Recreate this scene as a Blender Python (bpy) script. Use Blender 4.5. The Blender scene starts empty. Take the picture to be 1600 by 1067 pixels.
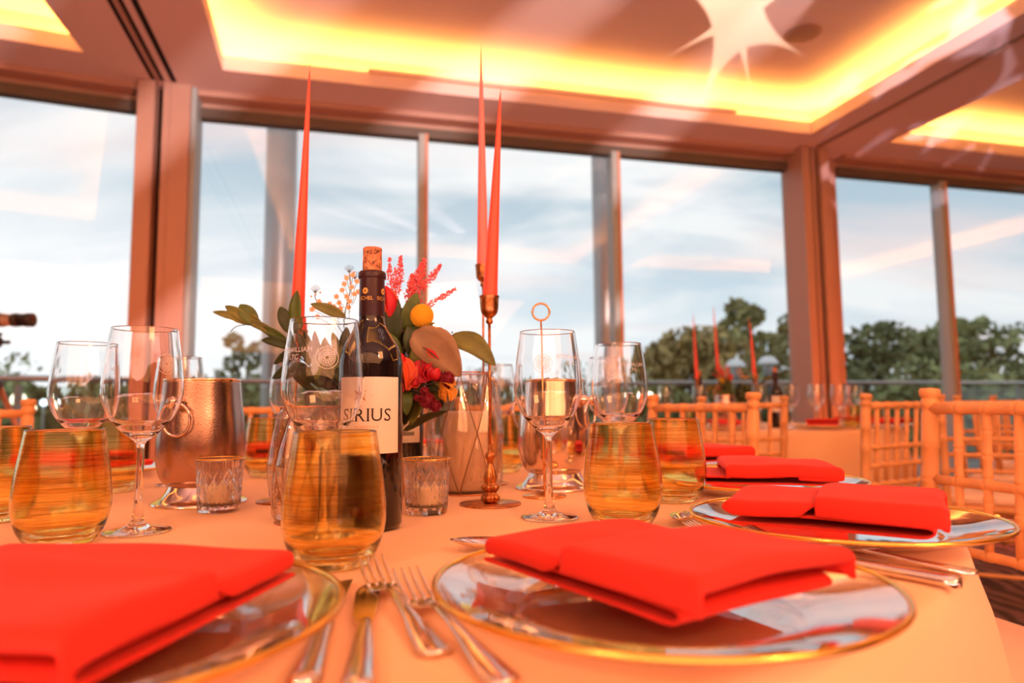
import bpy, bmesh, math, random
from mathutils import Vector, Matrix, noise
PI = math.pi
R = math.radians
scn = bpy.context.scene
COL = scn.collection

# ------------------------------------------------------------------ camera
cd = bpy.data.cameras.new('camera'); cam = bpy.data.objects.new('camera', cd); COL.objects.link(cam)
EYE = 0.902
cd.sensor_width = 36.0; cd.lens = 36.0 * 1067 / 1600; cd.clip_start = 0.02; cd.clip_end = 400
pit, rol = R(5.22), R(-0.485)
F_ = Vector((0, math.cos(pit), math.sin(pit))); U_ = Vector((0, -math.sin(pit), math.cos(pit))); X_ = Vector((1, 0, 0))
Rr = math.cos(rol) * X_ + math.sin(rol) * U_; Ur = -math.sin(rol) * X_ + math.cos(rol) * U_
m3 = Matrix((Rr, Ur, -F_)).transposed()
cam.matrix_world = Matrix.Translation((0, 0, EYE)) @ m3.to_4x4()
cd.dof.use_dof = True; cd.dof.focus_distance = 0.86; cd.dof.aperture_fstop = 3.6
scn.camera = cam

# ------------------------------------------------------------------ view and world
vs = scn.view_settings
vs.view_transform = 'Standard'; vs.look = 'None'; vs.gamma = 1.0; vs.exposure = 0.48; vs.use_curve_mapping = False
scn.display_settings.display_device = 'sRGB'
cy = scn.cycles
cy.max_bounces = 24; cy.transmission_bounces = 20; cy.transparent_max_bounces = 24; cy.glossy_bounces = 8; cy.diffuse_bounces = 4
cy.sample_clamp_indirect = 6.0; cy.blur_glossy = 0.6
cy.use_denoising = True

w = bpy.data.worlds.new('sky'); scn.world = w; w.use_nodes = True
nt = w.node_tree; nt.nodes.clear()
def N(t, typ, **k):
    n = t.nodes.new(typ)
    for a, b in k.items(): setattr(n, a, b)
    return n
def L(t, a, b): t.links.new(a, b)
def ramp(t, fac, stops, interp='LINEAR'):
    r = N(t, 'ShaderNodeValToRGB'); cr = r.color_ramp; cr.interpolation = interp
    while len(cr.elements) > 1: cr.elements.remove(cr.elements[-1])
    for i, (p, c) in enumerate(stops):
        e = cr.elements[0] if i == 0 else cr.elements.new(p)
        e.position = p; e.color = tuple(c) + (1,) if len(c) == 3 else c
    L(t, fac, r.inputs[0]); return r.outputs[0]
def math_(t, op, a, b=None, clamp=False):
    n = N(t, 'ShaderNodeMath', operation=op); n.use_clamp = clamp
    for i, v in enumerate((a, b)):
        if v is None: continue
        if isinstance(v, (int, float)): n.inputs[i].default_value = v
        else: L(t, v, n.inputs[i])
    return n.outputs[0]
def mixc(t, fac, a, b, mode='MIX'):
    n = N(t, 'ShaderNodeMix', data_type='RGBA', blend_type=mode)
    for s, v in ((n.inputs[0], fac), (n.inputs[6], a), (n.inputs[7], b)):
        if isinstance(v, (int, float)): s.default_value = v
        elif isinstance(v, tuple): s.default_value = v + (1,) if len(v) == 3 else v
        else: L(t, v, s)
    return n.outputs[2]
tc = N(nt, 'ShaderNodeTexCoord'); sep = N(nt, 'ShaderNodeSeparateXYZ'); L(nt, tc.outputs['Generated'], sep.inputs[0])
base = ramp(nt, sep.outputs[2], [(0.0, (.88, .90, .92)), (.06, (.74, .82, .88)), (.16, (.60, .72, .81)), (.30, (.44, .58, .68)), (.5, (.42, .54, .64)), (1, (.40, .50, .60))])
# clouds: a flattened noise over the sky dome
dz = math_(nt, 'ADD', sep.outputs[2], .22)
cx = math_(nt, 'DIVIDE', sep.outputs[0], dz); cyy = math_(nt, 'DIVIDE', sep.outputs[1], dz)
cmb = N(nt, 'ShaderNodeCombineXYZ'); L(nt, cx, cmb.inputs[0]); L(nt, cyy, cmb.inputs[1])
nz = N(nt, 'ShaderNodeTexNoise'); nz.inputs['Scale'].default_value = 1.1; nz.inputs['Detail'].default_value = 7; nz.inputs['Roughness'].default_value = .5; nz.inputs['Distortion'].default_value = .6
mp = N(nt, 'ShaderNodeMapping'); mp.inputs['Scale'].default_value = (.75, 1.5, 1); mp.inputs['Rotation'].default_value = (0, 0, .25); mp.inputs['Location'].default_value = (1.7, .6, 0)
L(nt, cmb.outputs[0], mp.inputs[0]); L(nt, mp.outputs[0], nz.inputs[0])
cl = ramp(nt, nz.outputs[0], [(.42, (0, 0, 0)), (.58, (1, 1, 1))])
c1 = mixc(nt, cl, base, (.93, .94, .95))
nz2 = N(nt, 'ShaderNodeTexNoise'); nz2.inputs['Scale'].default_value = 1.2; nz2.inputs['Detail'].default_value = 4
mp2 = N(nt, 'ShaderNodeMapping'); mp2.inputs['Scale'].default_value = (.5, 1.7, 1); mp2.inputs['Location'].default_value = (4.1, 2.2, 0)
L(nt, cmb.outputs[0], mp2.inputs[0]); L(nt, mp2.outputs[0], nz2.inputs[0])
pk = ramp(nt, nz2.outputs[0], [(.52, (0, 0, 0)), (.68, (.75, .75, .75))])
c2 = mixc(nt, pk, c1, (.92, .77, .76))
# the whiter, brighter part of the sky lies to the left (west), low down
wl = math_(nt, 'MULTIPLY', sep.outputs[0], -1.1); wl = math_(nt, 'ADD', wl, .35)
wz = math_(nt, 'MULTIPLY', sep.outputs[2], -2.6); wz = math_(nt, 'ADD', wz, 1.0, True)
wm = math_(nt, 'MULTIPLY', wl, wz, True)
c3 = mixc(nt, wm, c2, (1.05, 1.06, 1.07))
bg = N(nt, 'ShaderNodeBackground'); bg.inputs[1].default_value = .80; L(nt, c3, bg.inputs[0])
wo = N(nt, 'ShaderNodeOutputWorld'); L(nt, bg.outputs[0], wo.inputs[0])

# ------------------------------------------------------------------ room lighting: added wash and key panels, uplights, stage spots
def area(name, loc, target, size, power, color):
    ld = bpy.data.lights.new(name, 'AREA'); ld.shape = 'RECTANGLE'; ld.size, ld.size_y = size; ld.energy = power; ld.color = color
    o = bpy.data.objects.new(name, ld); COL.objects.link(o); o.location = loc
    o.rotation_euler = (Vector(target) - Vector(loc)).to_track_quat('-Z', 'Y').to_euler(); return o
area('fill_wash', (.5, -3.0, 3.1), (.5, -1.6, 0), (9, 5), 340, (1, .38, .14))  # unseen ceiling-wide panel added for the warm light from behind the camera
area('key_fill', (2.6, -1.6, 2.9), (.1, 1.0, .75), (1.2, .9), 38, (1, .40, .14))  # unseen panel added from the right rear for shadows and contrast
area('ceiling_wash', (.8, -1.9, .25), (.8, -1.899, 3.2), (6.0, 2.6), 220, (1, .50, .42))  # unseen upward panel added near the floor to light the ceiling
area('uplight', (-1.4, 3.3, .15), (-2.2, 4.8, 1.9), (.4, .4), 24, (1, .16, .04))
area('uplight', (3.3, 4.6, .15), (2.9, 6.0, 1.9), (.4, .4), 30, (1, .16, .04))
area('stage_spot', (-1.6, -1.6, 2.3), (-.2, 1.1, .8), (.10, .10), 5, (1, .66, .45))
area('stage_spot', (-1.3, -1.7, 2.3), (-.2, 1.1, .8), (.10, .10), 5, (1, .66, .45))
area('stage_spot', (1.7, -1.4, 2.4), (.1, 1.1, .8), (.10, .10), 6, (1, .62, .42))

def gobo_spot(name, loc, target, angle, power, color, build, roll=0):
    ld = bpy.data.lights.new(name, 'SPOT'); ld.energy = power; ld.color = color; ld.spot_size = angle; ld.spot_blend = .05; ld.shadow_soft_size = .01
    ld.use_nodes = True; t = ld.node_tree; t.nodes.clear()
    tcn = N(t, 'ShaderNodeTexCoord'); s = N(t, 'ShaderNodeSeparateXYZ'); L(t, tcn.outputs['Normal'], s.inputs[0])
    zz = math_(t, 'ABSOLUTE', s.outputs[2])
    a = math_(t, 'DIVIDE', s.outputs[0], zz); b = math_(t, 'DIVIDE', s.outputs[1], zz)
    fac = build(t, a, b)
    em = N(t, 'ShaderNodeEmission'); L(t, fac, em.inputs[1]); em.inputs[0].default_value = (1, 1, 1, 1)
    out = N(t, 'ShaderNodeOutputLight'); L(t, em.outputs[0], out.inputs[0])
    o = bpy.data.objects.new(name, ld); COL.objects.link(o); o.location = loc
    q = (Vector(target) - Vector(loc)).to_track_quat('-Z', 'Y'); o.rotation_euler = (q @ Matrix.Rotation(roll, 4, 'Z').to_quaternion()).to_euler(); return o
def star_mask(t, a, b):
    # four long points plus four fine ones
    def one(aa, bb, p, r):
        x = math_(t, 'POWER', math_(t, 'ABSOLUTE', aa), p); y = math_(t, 'POWER', math_(t, 'ABSOLUTE', bb), p)
        v = math_(t, 'SUBTRACT', r ** p, math_(t, 'ADD', x, y)); return math_(t, 'MULTIPLY', v, 60, True)
    a2 = math_(t, 'MULTIPLY', math_(t, 'ADD', a, b), .7071); b2 = math_(t, 'MULTIPLY', math_(t, 'SUBTRACT', a, b), .7071)
    return math_(t, 'MAXIMUM', one(a, b, .46, .150), one(a2, b2, .28, .24))
def streak_mask(t, a, b):
    c = N(t, 'ShaderNodeCombineXYZ'); L(t, math_(t, 'MULTIPLY', a, 1.0), c.inputs[0]); L(t, math_(t, 'MULTIPLY', b, .35), c.inputs[1])
    wv = N(t, 'ShaderNodeTexWave', wave_type='BANDS'); wv.inputs['Scale'].default_value = 1.7; wv.inputs['Distortion'].default_value = 5.5; wv.inputs['Detail'].default_value = 1.0; wv.inputs['Detail Scale'].default_value = .7
    L(t, c.outputs[0], wv.inputs[0])
    v = math_(t, 'SUBTRACT', wv.outputs['Fac'], .50); return math_(t, 'MULTIPLY', v, 2.4, True)
def dapple_mask(t, a, b):
    c = N(t, 'ShaderNodeCombineXYZ'); L(t, a, c.inputs[0]); L(t, b, c.inputs[1])
    vn = N(t, 'ShaderNodeTexNoise'); vn.inputs['Scale'].default_value = 9; vn.inputs['Detail'].default_value = 1.5; vn.inputs['Distortion'].default_value = 1.6
    L(t, c.outputs[0], vn.inputs[0])
    v = math_(t, 'SUBTRACT', vn.outputs[0], .53); return math_(t, 'MULTIPLY', v, 14, True)
gobo_spot('star_projector', (.6, 1.2, 2.1), (1.55, 4.42, 3.5), R(44), 1500, (1, .80, .55), star_mask, R(62))
gobo_spot('streak_projector', (1.9, -.6, 2.25), (-.1, 3.6, 3.38), R(52), 1250, (1, .76, .72), streak_mask, R(-38))
gobo_spot('dapple_projector', (2.0, .8, 2.2), (4.2, 5.4, 3.25), R(34), 850, (.95, .75, .9), dapple_mask, 0)

# ------------------------------------------------------------------ materials
MATS = {}
def mat(name, base=(.8, .8, .8), rough=.5, metal=0., trans=0., ior=1.45, coat=0., spec=None, sss=0., em=None, ems=0., bump=None, var=None, alpha=1., sheen=0.):
    if name in MATS: return MATS[name]
    m = bpy.data.materials.new(name); m.use_nodes = True; t = m.node_tree; b = t.nodes['Principled BSDF']
    b.inputs['Base Color'].default_value = tuple(base) + (1,); b.inputs['Roughness'].default_value = rough; b.inputs['Metallic'].default_value = metal
    b.inputs['Transmission Weight'].default_value = trans; b.inputs['IOR'].default_value = ior; b.inputs['Coat Weight'].default_value = coat
    b.inputs['Alpha'].default_value = alpha; b.inputs['Sheen Weight'].default_value = sheen
    if spec is not None: b.inputs['Specular IOR Level'].default_value = spec
    if sss:
        b.inputs['Subsurface Weight'].default_value = sss; b.inputs['Subsurface Radius'].default_value = (1, .5, .3); b.inputs['Subsurface Scale'].default_value = .01
    if em: b.inputs['Emission Color'].default_value = tuple(em) + (1,); b.inputs['Emission Strength'].default_value = ems
    tcn = N(t, 'ShaderNodeTexCoord')
    if var:   # (scale, amount, stretch)
        n = N(t, 'ShaderNodeTexNoise'); n.inputs['Scale'].default_value = var[0]; n.inputs['Detail'].default_value = 4
        mpn = N(t, 'ShaderNodeMapping'); mpn.inputs['Scale'].default_value = var[2] if len(var) > 2 else (1, 1, 1)
        L(t, tcn.outputs['Object'], mpn.inputs[0]); L(t, mpn.outputs[0], n.inputs[0])
        c = ramp(t, n.outputs[0], [(.3, tuple(max(0, x * (1 - var[1])) for x in base)), (.7, tuple(min(1, x * (1 + var[1])) for x in base))])
        L(t, c, b.inputs['Base Color'])
    if bump:  # (scale, strength, stretch)
        n = N(t, 'ShaderNodeTexNoise'); n.inputs['Scale'].default_value = bump[0]; n.inputs['Detail'].default_value = 3
        mpn = N(t, 'ShaderNodeMapping'); mpn.inputs['Scale'].default_value = bump[2] if len(bump) > 2 else (1, 1, 1)
        L(t, tcn.outputs['Object'], mpn.inputs[0]); L(t, mpn.outputs[0], n.inputs[0])
        bp = N(t, 'ShaderNodeBump'); bp.inputs['Strength'].default_value = bump[1]; bp.inputs['Distance'].default_value = .002
        L(t, n.outputs[0], bp.inputs['Height']); L(t, bp.outputs[0], b.inputs['Normal'])
    MATS[name] = m; return m
def thin_glass(name, tint=(1, 1, 1), ior=1.5, boost=1.0):
    if name in MATS: return MATS[name]
    m = bpy.data.materials.new(name); m.use_nodes = True; t = m.node_tree; t.nodes.clear()
    fr = N(t, 'ShaderNodeFresnel'); ge = N(t, 'ShaderNodeNewGeometry')   # same reflectance on both faces of a thin sheet
    L(t, math_(t, 'ADD', math_(t, 'MULTIPLY', ge.outputs['Backfacing'], 1 / ior - ior), ior), fr.inputs[0])
    gl = N(t, 'ShaderNodeBsdfGlossy'); gl.inputs['Roughness'].default_value = .004
    tr = N(t, 'ShaderNodeBsdfTransparent'); tr.inputs[0].default_value = tuple(tint) + (1,)
    mx = N(t, 'ShaderNodeMixShader'); L(t, math_(t, 'MULTIPLY', fr.outputs[0], boost, True), mx.inputs[0])
    L(t, tr.outputs[0], mx.inputs[1]); L(t, gl.outputs[0], mx.inputs[2])
    o = N(t, 'ShaderNodeOutputMaterial'); L(t, mx.outputs[0], o.inputs[0]); MATS[name] = m; return m
def emis(name, color, s):
    if name in MATS: return MATS[name]
    m = bpy.data.materials.new(name); m.use_nodes = True; t = m.node_tree; t.nodes.clear()
    e = N(t, 'ShaderNodeEmission'); e.inputs[0].default_value = tuple(color) + (1,); e.inputs[1].default_value = s
    o = N(t, 'ShaderNodeOutputMaterial'); L(t, e.outputs[0], o.inputs[0]); MATS[name] = m; return m

# ------------------------------------------------------------------ mesh helpers
def obj(name, bm, m, parent=None, smooth=True, loc=None):
    me = bpy.data.meshes.new(name); bmesh.ops.recalc_face_normals(bm, faces=bm.faces) if not getattr(bm, 'keepn', False) else None
    bm.to_mesh(me); bm.free()
    me.materials.append(m)
    if smooth: me.polygons.foreach_set('use_smooth', [True] * len(me.polygons))
    o = bpy.data.objects.new(name, me); COL.objects.link(o)
    if parent: o.parent = parent
    if loc: o.location = loc
    return o
def sharp(o, ang=35):
    me = o.data; bm = bmesh.new(); bm.from_mesh(me)
    for e in bm.edges:
        if len(e.link_faces) == 2 and e.calc_face_angle(0) > R(ang): e.smooth = False
    bm.to_mesh(me); bm.free(); return o
def thing(name, label, cat, loc=(0, 0, 0), rz=0, group=None):
    o = bpy.data.objects.new(name, None); COL.objects.link(o); o.location = loc; o.rotation_euler = (0, 0, rz); o.empty_display_size = .02
    return tag(o, label, cat, group)
def tag(o, label, cat, group=None, kind=None):
    o['label'] = label; o['category'] = cat
    if group: o['group'] = group
    elif 'group' in o: del o['group']
    if kind: o['kind'] = kind
    return o
def struct(o): o['kind'] = 'structure'; return o
def dup(o, parent=None, loc=None, rz=None, label=None, group=None):
    c = o.copy(); COL.objects.link(c)
    if parent: c.parent = parent
    if loc is not None: c.location = loc
    if rz is not None: c.rotation_euler = (0, 0, rz)
    if label: c['label'] = label
    if group: c['group'] = group
    for ch in list(o.children): dup(ch, c)
    return c
def add_box(bm, c, s, M=None, bev=0):
    x, y, z = (k / 2 for k in s)
    vs_ = [bm.verts.new((c[0] + a * x, c[1] + b * y, c[2] + d * z)) for d in (-1, 1) for b in (-1, 1) for a in (-1, 1)]
    fs = [(0, 1, 3, 2), (4, 6, 7, 5), (0, 4, 5, 1), (2, 3, 7, 6), (0, 2, 6, 4), (1, 5, 7, 3)]
    ff = [bm.faces.new([vs_[i] for i in f]) for f in fs]
    if M is not None: bmesh.ops.transform(bm, matrix=M, verts=vs_)
    if bev:
        es = list({e for f in ff for e in f.edges}); bmesh.ops.bevel(bm, geom=es, offset=bev, segments=2, affect='EDGES', profile=.5)
    return vs_
def lathe(bm, prof, seg=48, M=None, fn=None):
    rings = []; vs_ = []
    for (r, z) in prof:
        if r < 1e-6:
            v = bm.verts.new((0, 0, z)); rings.append([v]); vs_.append(v)
        else:
            ring = []
            for i in range(seg):
                a = 2 * PI * i / seg; rr, zz = (r, z) if fn is None else fn(r, z, a)
                v = bm.verts.new((rr * math.cos(a), rr * math.sin(a), zz)); ring.append(v); vs_.append(v)
            rings.append(ring)
    for k in range(len(rings) - 1):
        a, b = rings[k], rings[k + 1]
        if len(a) == 1 and len(b) == 1: continue
        for i in range(seg):
            j = (i + 1) % seg
            if len(a) == 1: bm.faces.new((a[0], b[i], b[j]))
            elif len(b) == 1: bm.faces.new((a[i], a[j], b[0]))
            else: bm.faces.new((a[i], a[j], b[j], b[i]))
    if M is not None: bmesh.ops.transform(bm, matrix=M, verts=vs_)
    return vs_
def spline(pts, n):
    out = []; P = [Vector(p) for p in pts]
    if len(P) == 2: return [P[0].lerp(P[1], i / n) for i in range(n + 1)]
    for k in range(len(P) - 1):
        p0 = P[max(0, k - 1)]; p1 = P[k]; p2 = P[k + 1]; p3 = P[min(len(P) - 1, k + 2)]
        for i in range(n):
            t = i / n
            out.append(.5 * ((2 * p1) + (p2 - p0) * t + (2 * p0 - 5 * p1 + 4 * p2 - p3) * t * t + (3 * p1 - p0 - 3 * p2 + p3) * t ** 3))
    out.append(P[-1]); return out
def prof_s(pts, n=6): return [(v[0], v[1]) for v in spline([(a, b, 0) for a, b in pts], n)]
def tube(bm, pts, r, seg=8, cap=True, closed=False):
    pts = [Vector(p) for p in pts]; n = len(pts); rings = []
    rs = r if isinstance(r, (list, tuple)) else [r] * n
    up = None
    for i, p in enumerate(pts):
        if closed: d = pts[(i + 1) % n] - pts[i - 1]
        else: d = pts[min(n - 1, i + 1)] - pts[max(0, i - 1)]
        if d.length < 1e-9: d = Vector((0, 0, 1))
        d.normalize()
        if up is None: up = Vector((0, 0, 1)) if abs(d.z) < .9 else Vector((1, 0, 0))
        s = d.cross(up); s = s.normalized() if s.length > 1e-6 else Vector((1, 0, 0)); up = s.cross(d).normalized()
        rings.append([bm.verts.new(p + (s * math.cos(2 * PI * k / seg) + up * math.sin(2 * PI * k / seg)) * rs[i]) for k in range(seg)])
    for i in range(n if closed else n - 1):
        a, b = rings[i], rings[(i + 1) % n]
        for k in range(seg): bm.faces.new((a[k], a[(k + 1) % seg], b[(k + 1) % seg], b[k]))
    if cap and not closed:
        bm.faces.new(rings[0][::-1]); bm.faces.new(rings[-1])
    return rings
def B(): return bmesh.new()

# ------------------------------------------------------------------ frame of the room
O = Vector((-2.321, 4.962, 0)); u = Vector((.9677, .2522, 0)).normalized(); v = Vector((.2522, -.9677, 0)).normalized()
def W(a, b, z=0): q = O + u * a + v * b; return Vector((q.x, q.y, z))
ANG = math.atan2(u.y, u.x)
uL = Vector((.9218, .3877, 0)).normalized(); vL = Vector((uL.y, -uL.x, 0)); OL = W(-.35, 0)
def WL(a, b, z=0): q = OL + uL * a + vL * b; return Vector((q.x, q.y, z))
ANGL = math.atan2(uL.y, uL.x)
HEAD, CEIL, TRAY = 3.05, 3.21, 3.50
def wbox(bm, a0, a1, b0, b1, z0, z1, left=False, bev=0):
    f = WL if left else W
    c = f((a0 + a1) / 2, (b0 + b1) / 2, (z0 + z1) / 2)
    M = Matrix.Translation(c) @ Matrix.Rotation(ANGL if left else ANG, 4, 'Z')
    add_box(bm, (0, 0, 0), (abs(a1 - a0), abs(b1 - b0), abs(z1 - z0)), M, bev)

m_plaster = mat('warm_white_plaster', (.64, .53, .51), .85, bump=(60, .05))
m_post = mat('painted_post', (.42, .26, .205), .5)
m_dark = mat('dark_anodised_frame', (.10, .085, .07), .45)
m_alu = mat('grey_aluminium', (.30, .37, .38), .5)  # bluish tint in the colour offsets the orange lamp light on the mullions
m_black = mat('black_recess', (.006, .005, .005), .9)
m_pane = thin_glass('window_glass', (.97, .985, .985), 1.5, 1.0)

# floor
m_floor = bpy.data.materials.new('patterned_carpet'); m_floor.use_nodes = True
t = m_floor.node_tree; b_ = t.nodes['Principled BSDF']; tcn = N(t, 'ShaderNodeTexCoord')
wv = N(t, 'ShaderNodeTexWave', wave_type='BANDS'); wv.inputs['Scale'].default_value = 3.2; wv.inputs['Distortion'].default_value = 9; wv.inputs['Detail'].default_value = 2; wv.inputs['Detail Scale'].default_value = .9
L(t, tcn.outputs['Object'], wv.inputs[0])
L(t, ramp(t, wv.outputs['Fac'], [(.25, (.035, .018, .016)), (.5, (.10, .05, .045)), (.8, (.17, .085, .07))]), b_.inputs['Base Color']); b_.inputs['Roughness'].default_value = .95
def poly(name, pts, m):
    bm = B(); f = bm.faces.new([bm.verts.new(p) for p in pts]); o = obj(name, bm, m, smooth=False); return o
rb = [W(-4.6, .0), W(-.35, .0), W(11, .0), W(11, 12), W(-6, 12)]
bm = B(); f = bm.faces.new([bm.verts.new((p.x, p.y, -.0)) for p in (WL(-5.5, -.05), W(-.35, -.05), W(12, -.05), W(12, 12), W(-7, 12))])
ex = bmesh.ops.extrude_face_region(bm, geom=[f]); bmesh.ops.translate(bm, vec=(0, 0, -.15), verts=[x for x in ex['geom'] if isinstance(x, bmesh.types.BMVert)])
struct(obj('floor', bm, m_floor, smooth=False))

# ceiling with light trays let into it
trays = [
    [W(.22, .52), W(4.96, .50), W(4.96, 5.6), W(.30, 5.6)],
    [W(-.62, .56), WL(-4.4, .52), W(-5.2, 4.6), W(-.74, 4.6)],
    [W(5.78, .50), W(10.6, .50), W(10.6, 5.6), W(5.78, 5.6)],
]
bm = B(); edges = []
def loop(pts, z):
    vs_ = [bm.verts.new((p.x, p.y, z)) for p in pts]
    return [bm.edges.new((vs_[i], vs_[(i + 1) % len(vs_)])) for i in range(len(vs_))]
edges += loop([WL(-5.5, -.05), W(-.35, -.05), W(12, -.05), W(12, 12), W(-7, 12)], CEIL)
for tr in trays: edges += loop(tr, CEIL)
bmesh.ops.triangle_fill(bm, edges=edges, use_beauty=True)
struct(obj('ceiling', bm, m_plaster, smooth=False))
m_led = emis('warm_led_strip', (1, .43, .085), 44)
m_prof = mat('tray_step', (.66, .52, .44), .6)
for ti, tr in enumerate(trays):
    cen = sum(tr, Vector()) / 4
    n = len(tr); OUT = .19
    def off(d):
        res = []
        for i in range(n):
            p = tr[i]; a = (tr[i] - tr[i - 1]).normalized(); b = (tr[(i + 1) % n] - tr[i]).normalized()
            na = Vector((a.y, -a.x, 0)); nb = Vector((b.y, -b.x, 0))
            if na.dot(p - cen) < 0: na = -na
            if nb.dot(p - cen) < 0: nb = -nb
            k = (na + nb); k = k / (k.length ** 2) * 2; res.append(p + k * d)
        return res
    inner, out, o2 = tr, off(OUT), off(.012)
    bm = B()
    def wallring(A, za, Bp, zb):
        va = [bm.verts.new((p.x, p.y, za)) for p in A]; vb = [bm.verts.new((p.x, p.y, zb)) for p in Bp]
        for i in range(n): bm.faces.new((va[i], va[(i + 1) % n], vb[(i + 1) % n], vb[i]))
    wallring(inner, CEIL, inner, CEIL + .105); wallring(inner, CEIL + .105, o2, CEIL + .105); wallring(o2, CEIL + .105, o2, CEIL + .02)
    wallring(o2, CEIL + .02, out, CEIL + .02); wallring(out, CEIL + .02, out, TRAY)
    bm.faces.new([bm.verts.new((p.x, p.y, TRAY)) for p in out])
    tro = struct(obj('ceiling_tray', bm, m_plaster, smooth=False))
    bm = B(); so = off(.15); si = off(.10)
    wallring(si, CEIL + .03, si, CEIL + .06); wallring(si, CEIL + .06, so, CEIL + .06); wallring(so, CEIL + .06, so, CEIL + .03)
    ls = obj('light_strip', bm, m_led, smooth=False); tag(ls, ['amber light strip hidden in the large ceiling recess over the tables', 'amber light strip hidden in the ceiling recess at upper left', 'amber light strip hidden in the ceiling recess at upper right'][ti], 'light strip')
    if ti == 0:
        bm = B(); wbox(bm, 1.2, 4.2, .53, .56, CEIL + .085, CEIL + .112); o = struct(obj('trim_9', bm, m_prof, smooth=False))
# round flush speaker in the tray
bm = B(); lathe(bm, [(0, -.012), (.10, -.012), (.125, -.006), (.13, 0)], 40)
o = obj('ceiling_speaker', bm, mat('grille', (.30, .20, .17), .7)); o.location = (2.08, 4.62, TRAY - .002); tag(o, 'round flush speaker in the recessed ceiling beside the projected star', 'speaker')

# window wall: heads, frames, posts, panes
def bay(idx, segs, left=False, a_post=None):
    a0, a1 = segs[0], segs[-1]
    bm = B(); wbox(bm, a0, a1, -.06, .02, HEAD + .075, CEIL + .0, left); wbox(bm, a0, a1, -.02, .16, HEAD + .12, CEIL, left)
    struct(obj('wall_head_%d' % idx, bm, m_post, smooth=False))
    bm = B(); wbox(bm, a0, a1, -.05, .05, HEAD, HEAD + .075, left); wbox(bm, a0, a1, -.05, .05, 0, .09, left)
    struct(obj('trim_%d' % idx, bm, m_dark, smooth=False))
    for k in range(len(segs) - 1):
        bm = B(); wbox(bm, segs[k] + .01, segs[k + 1] - .01, -.012, .0, .09, HEAD, left)
        struct(obj('window_%d' % (idx * 10 + k), bm, m_pane, smooth=False))
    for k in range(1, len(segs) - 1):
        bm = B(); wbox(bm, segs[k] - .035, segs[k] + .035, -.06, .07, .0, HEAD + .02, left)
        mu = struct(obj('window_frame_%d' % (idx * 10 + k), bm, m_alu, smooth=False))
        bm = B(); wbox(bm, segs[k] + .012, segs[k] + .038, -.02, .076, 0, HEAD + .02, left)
        obj('warm_side_strip', bm, mat('warm_strip_face', (.50, .26, .17), .5), mu, smooth=False)  # mullion's orange-lit right side put into the strip's colour
bay(1, [.0, 1.66, 3.32, 5.05])
bay(2, [5.6, 6.82, 8.6, 10.4])
bay(3, [-4.9, -3.3, -1.7, .0], True)
# left post group, black slot between posts
def post(idx, a0, a1, b0, b1, m, left=False, z1=CEIL):
    bm = B(); wbox(bm, a0, a1, b0, b1, 0, z1, left, .004); return struct(obj('wall_post_%d' % idx, bm, m, smooth=False))
post(1, -.375, -.262, -.05, .26, m_post)
post(2, -.262, -.215, .0, .10, m_black)
post(3, -.215, -.165, -.05, .235, m_post)
post(4, -.165, -.035, -.05, .24, m_post)
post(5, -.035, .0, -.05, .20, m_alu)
post(6, 5.05, 5.13, -.05, .26, m_post)
post(7, 5.13, 5.165, -.05, .20, mat('brown_post', (.25, .13, .09), .6)); post(8, 5.165, 5.20, -.05, .235, m_post)
post(9, 5.20, 5.235, -.05, .08, m_black); post(10, 5.235, 5.33, -.05, .26, m_post)
bm = B(); wbox(bm, 5.33, 5.60, -.05, .02, 0, CEIL); struct(obj('wall_panel_right', bm, m_post, smooth=False))
bm = B(); wbox(bm, 5.33, 5.345, -.0, .2, 0, CEIL); struct(obj('trim_8', bm, m_post, smooth=False))
# tracks in the ceiling for the folding walls
for i, (a, c) in enumerate(((-.275, .014), (-.215, .012), (-.14, .018), (5.205, .010))):
    bm = B(); wbox(bm, a - c, a + c, .26, 6.5, CEIL - .003, CEIL + .002)
    struct(obj('trim_%d' % (20 + i), bm, m_black if i < 3 else m_dark, smooth=False))
bm = B(); wbox(bm, -.25, -.23, .26, 6.5, CEIL - .012, CEIL); struct(obj('trim_30', bm, m_post, smooth=False))
bm = B(); wbox(bm, 5.225, 5.24, .26, 6.5, CEIL - .014, CEIL); struct(obj('trim_31', bm, m_post, smooth=False))
# rest of the room behind the camera
def wallseg(name, p, q):
    bm = B(); d = (q - p).normalized(); nn = Vector((d.y, -d.x, 0)) * .1
    pts = [p, q, q + nn, p + nn]; lo = [bm.verts.new((k.x, k.y, 0)) for k in pts]; hi = [bm.verts.new((k.x, k.y, CEIL)) for k in pts]
    for i in range(4): bm.faces.new((lo[i], lo[(i + 1) % 4], hi[(i + 1) % 4], hi[i]))
    bm.faces.new(lo); bm.faces.new(hi); struct(obj(name, bm, mat('room_wall', (.45, .30, .24), .8), smooth=False))
wallseg('wall_back', W(-7, 12), W(12, 12)); wallseg('wall_right', W(12, 12), W(12, -.05)); wallseg('wall_left', WL(-5.5, -.05), W(-7, 12))

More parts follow.
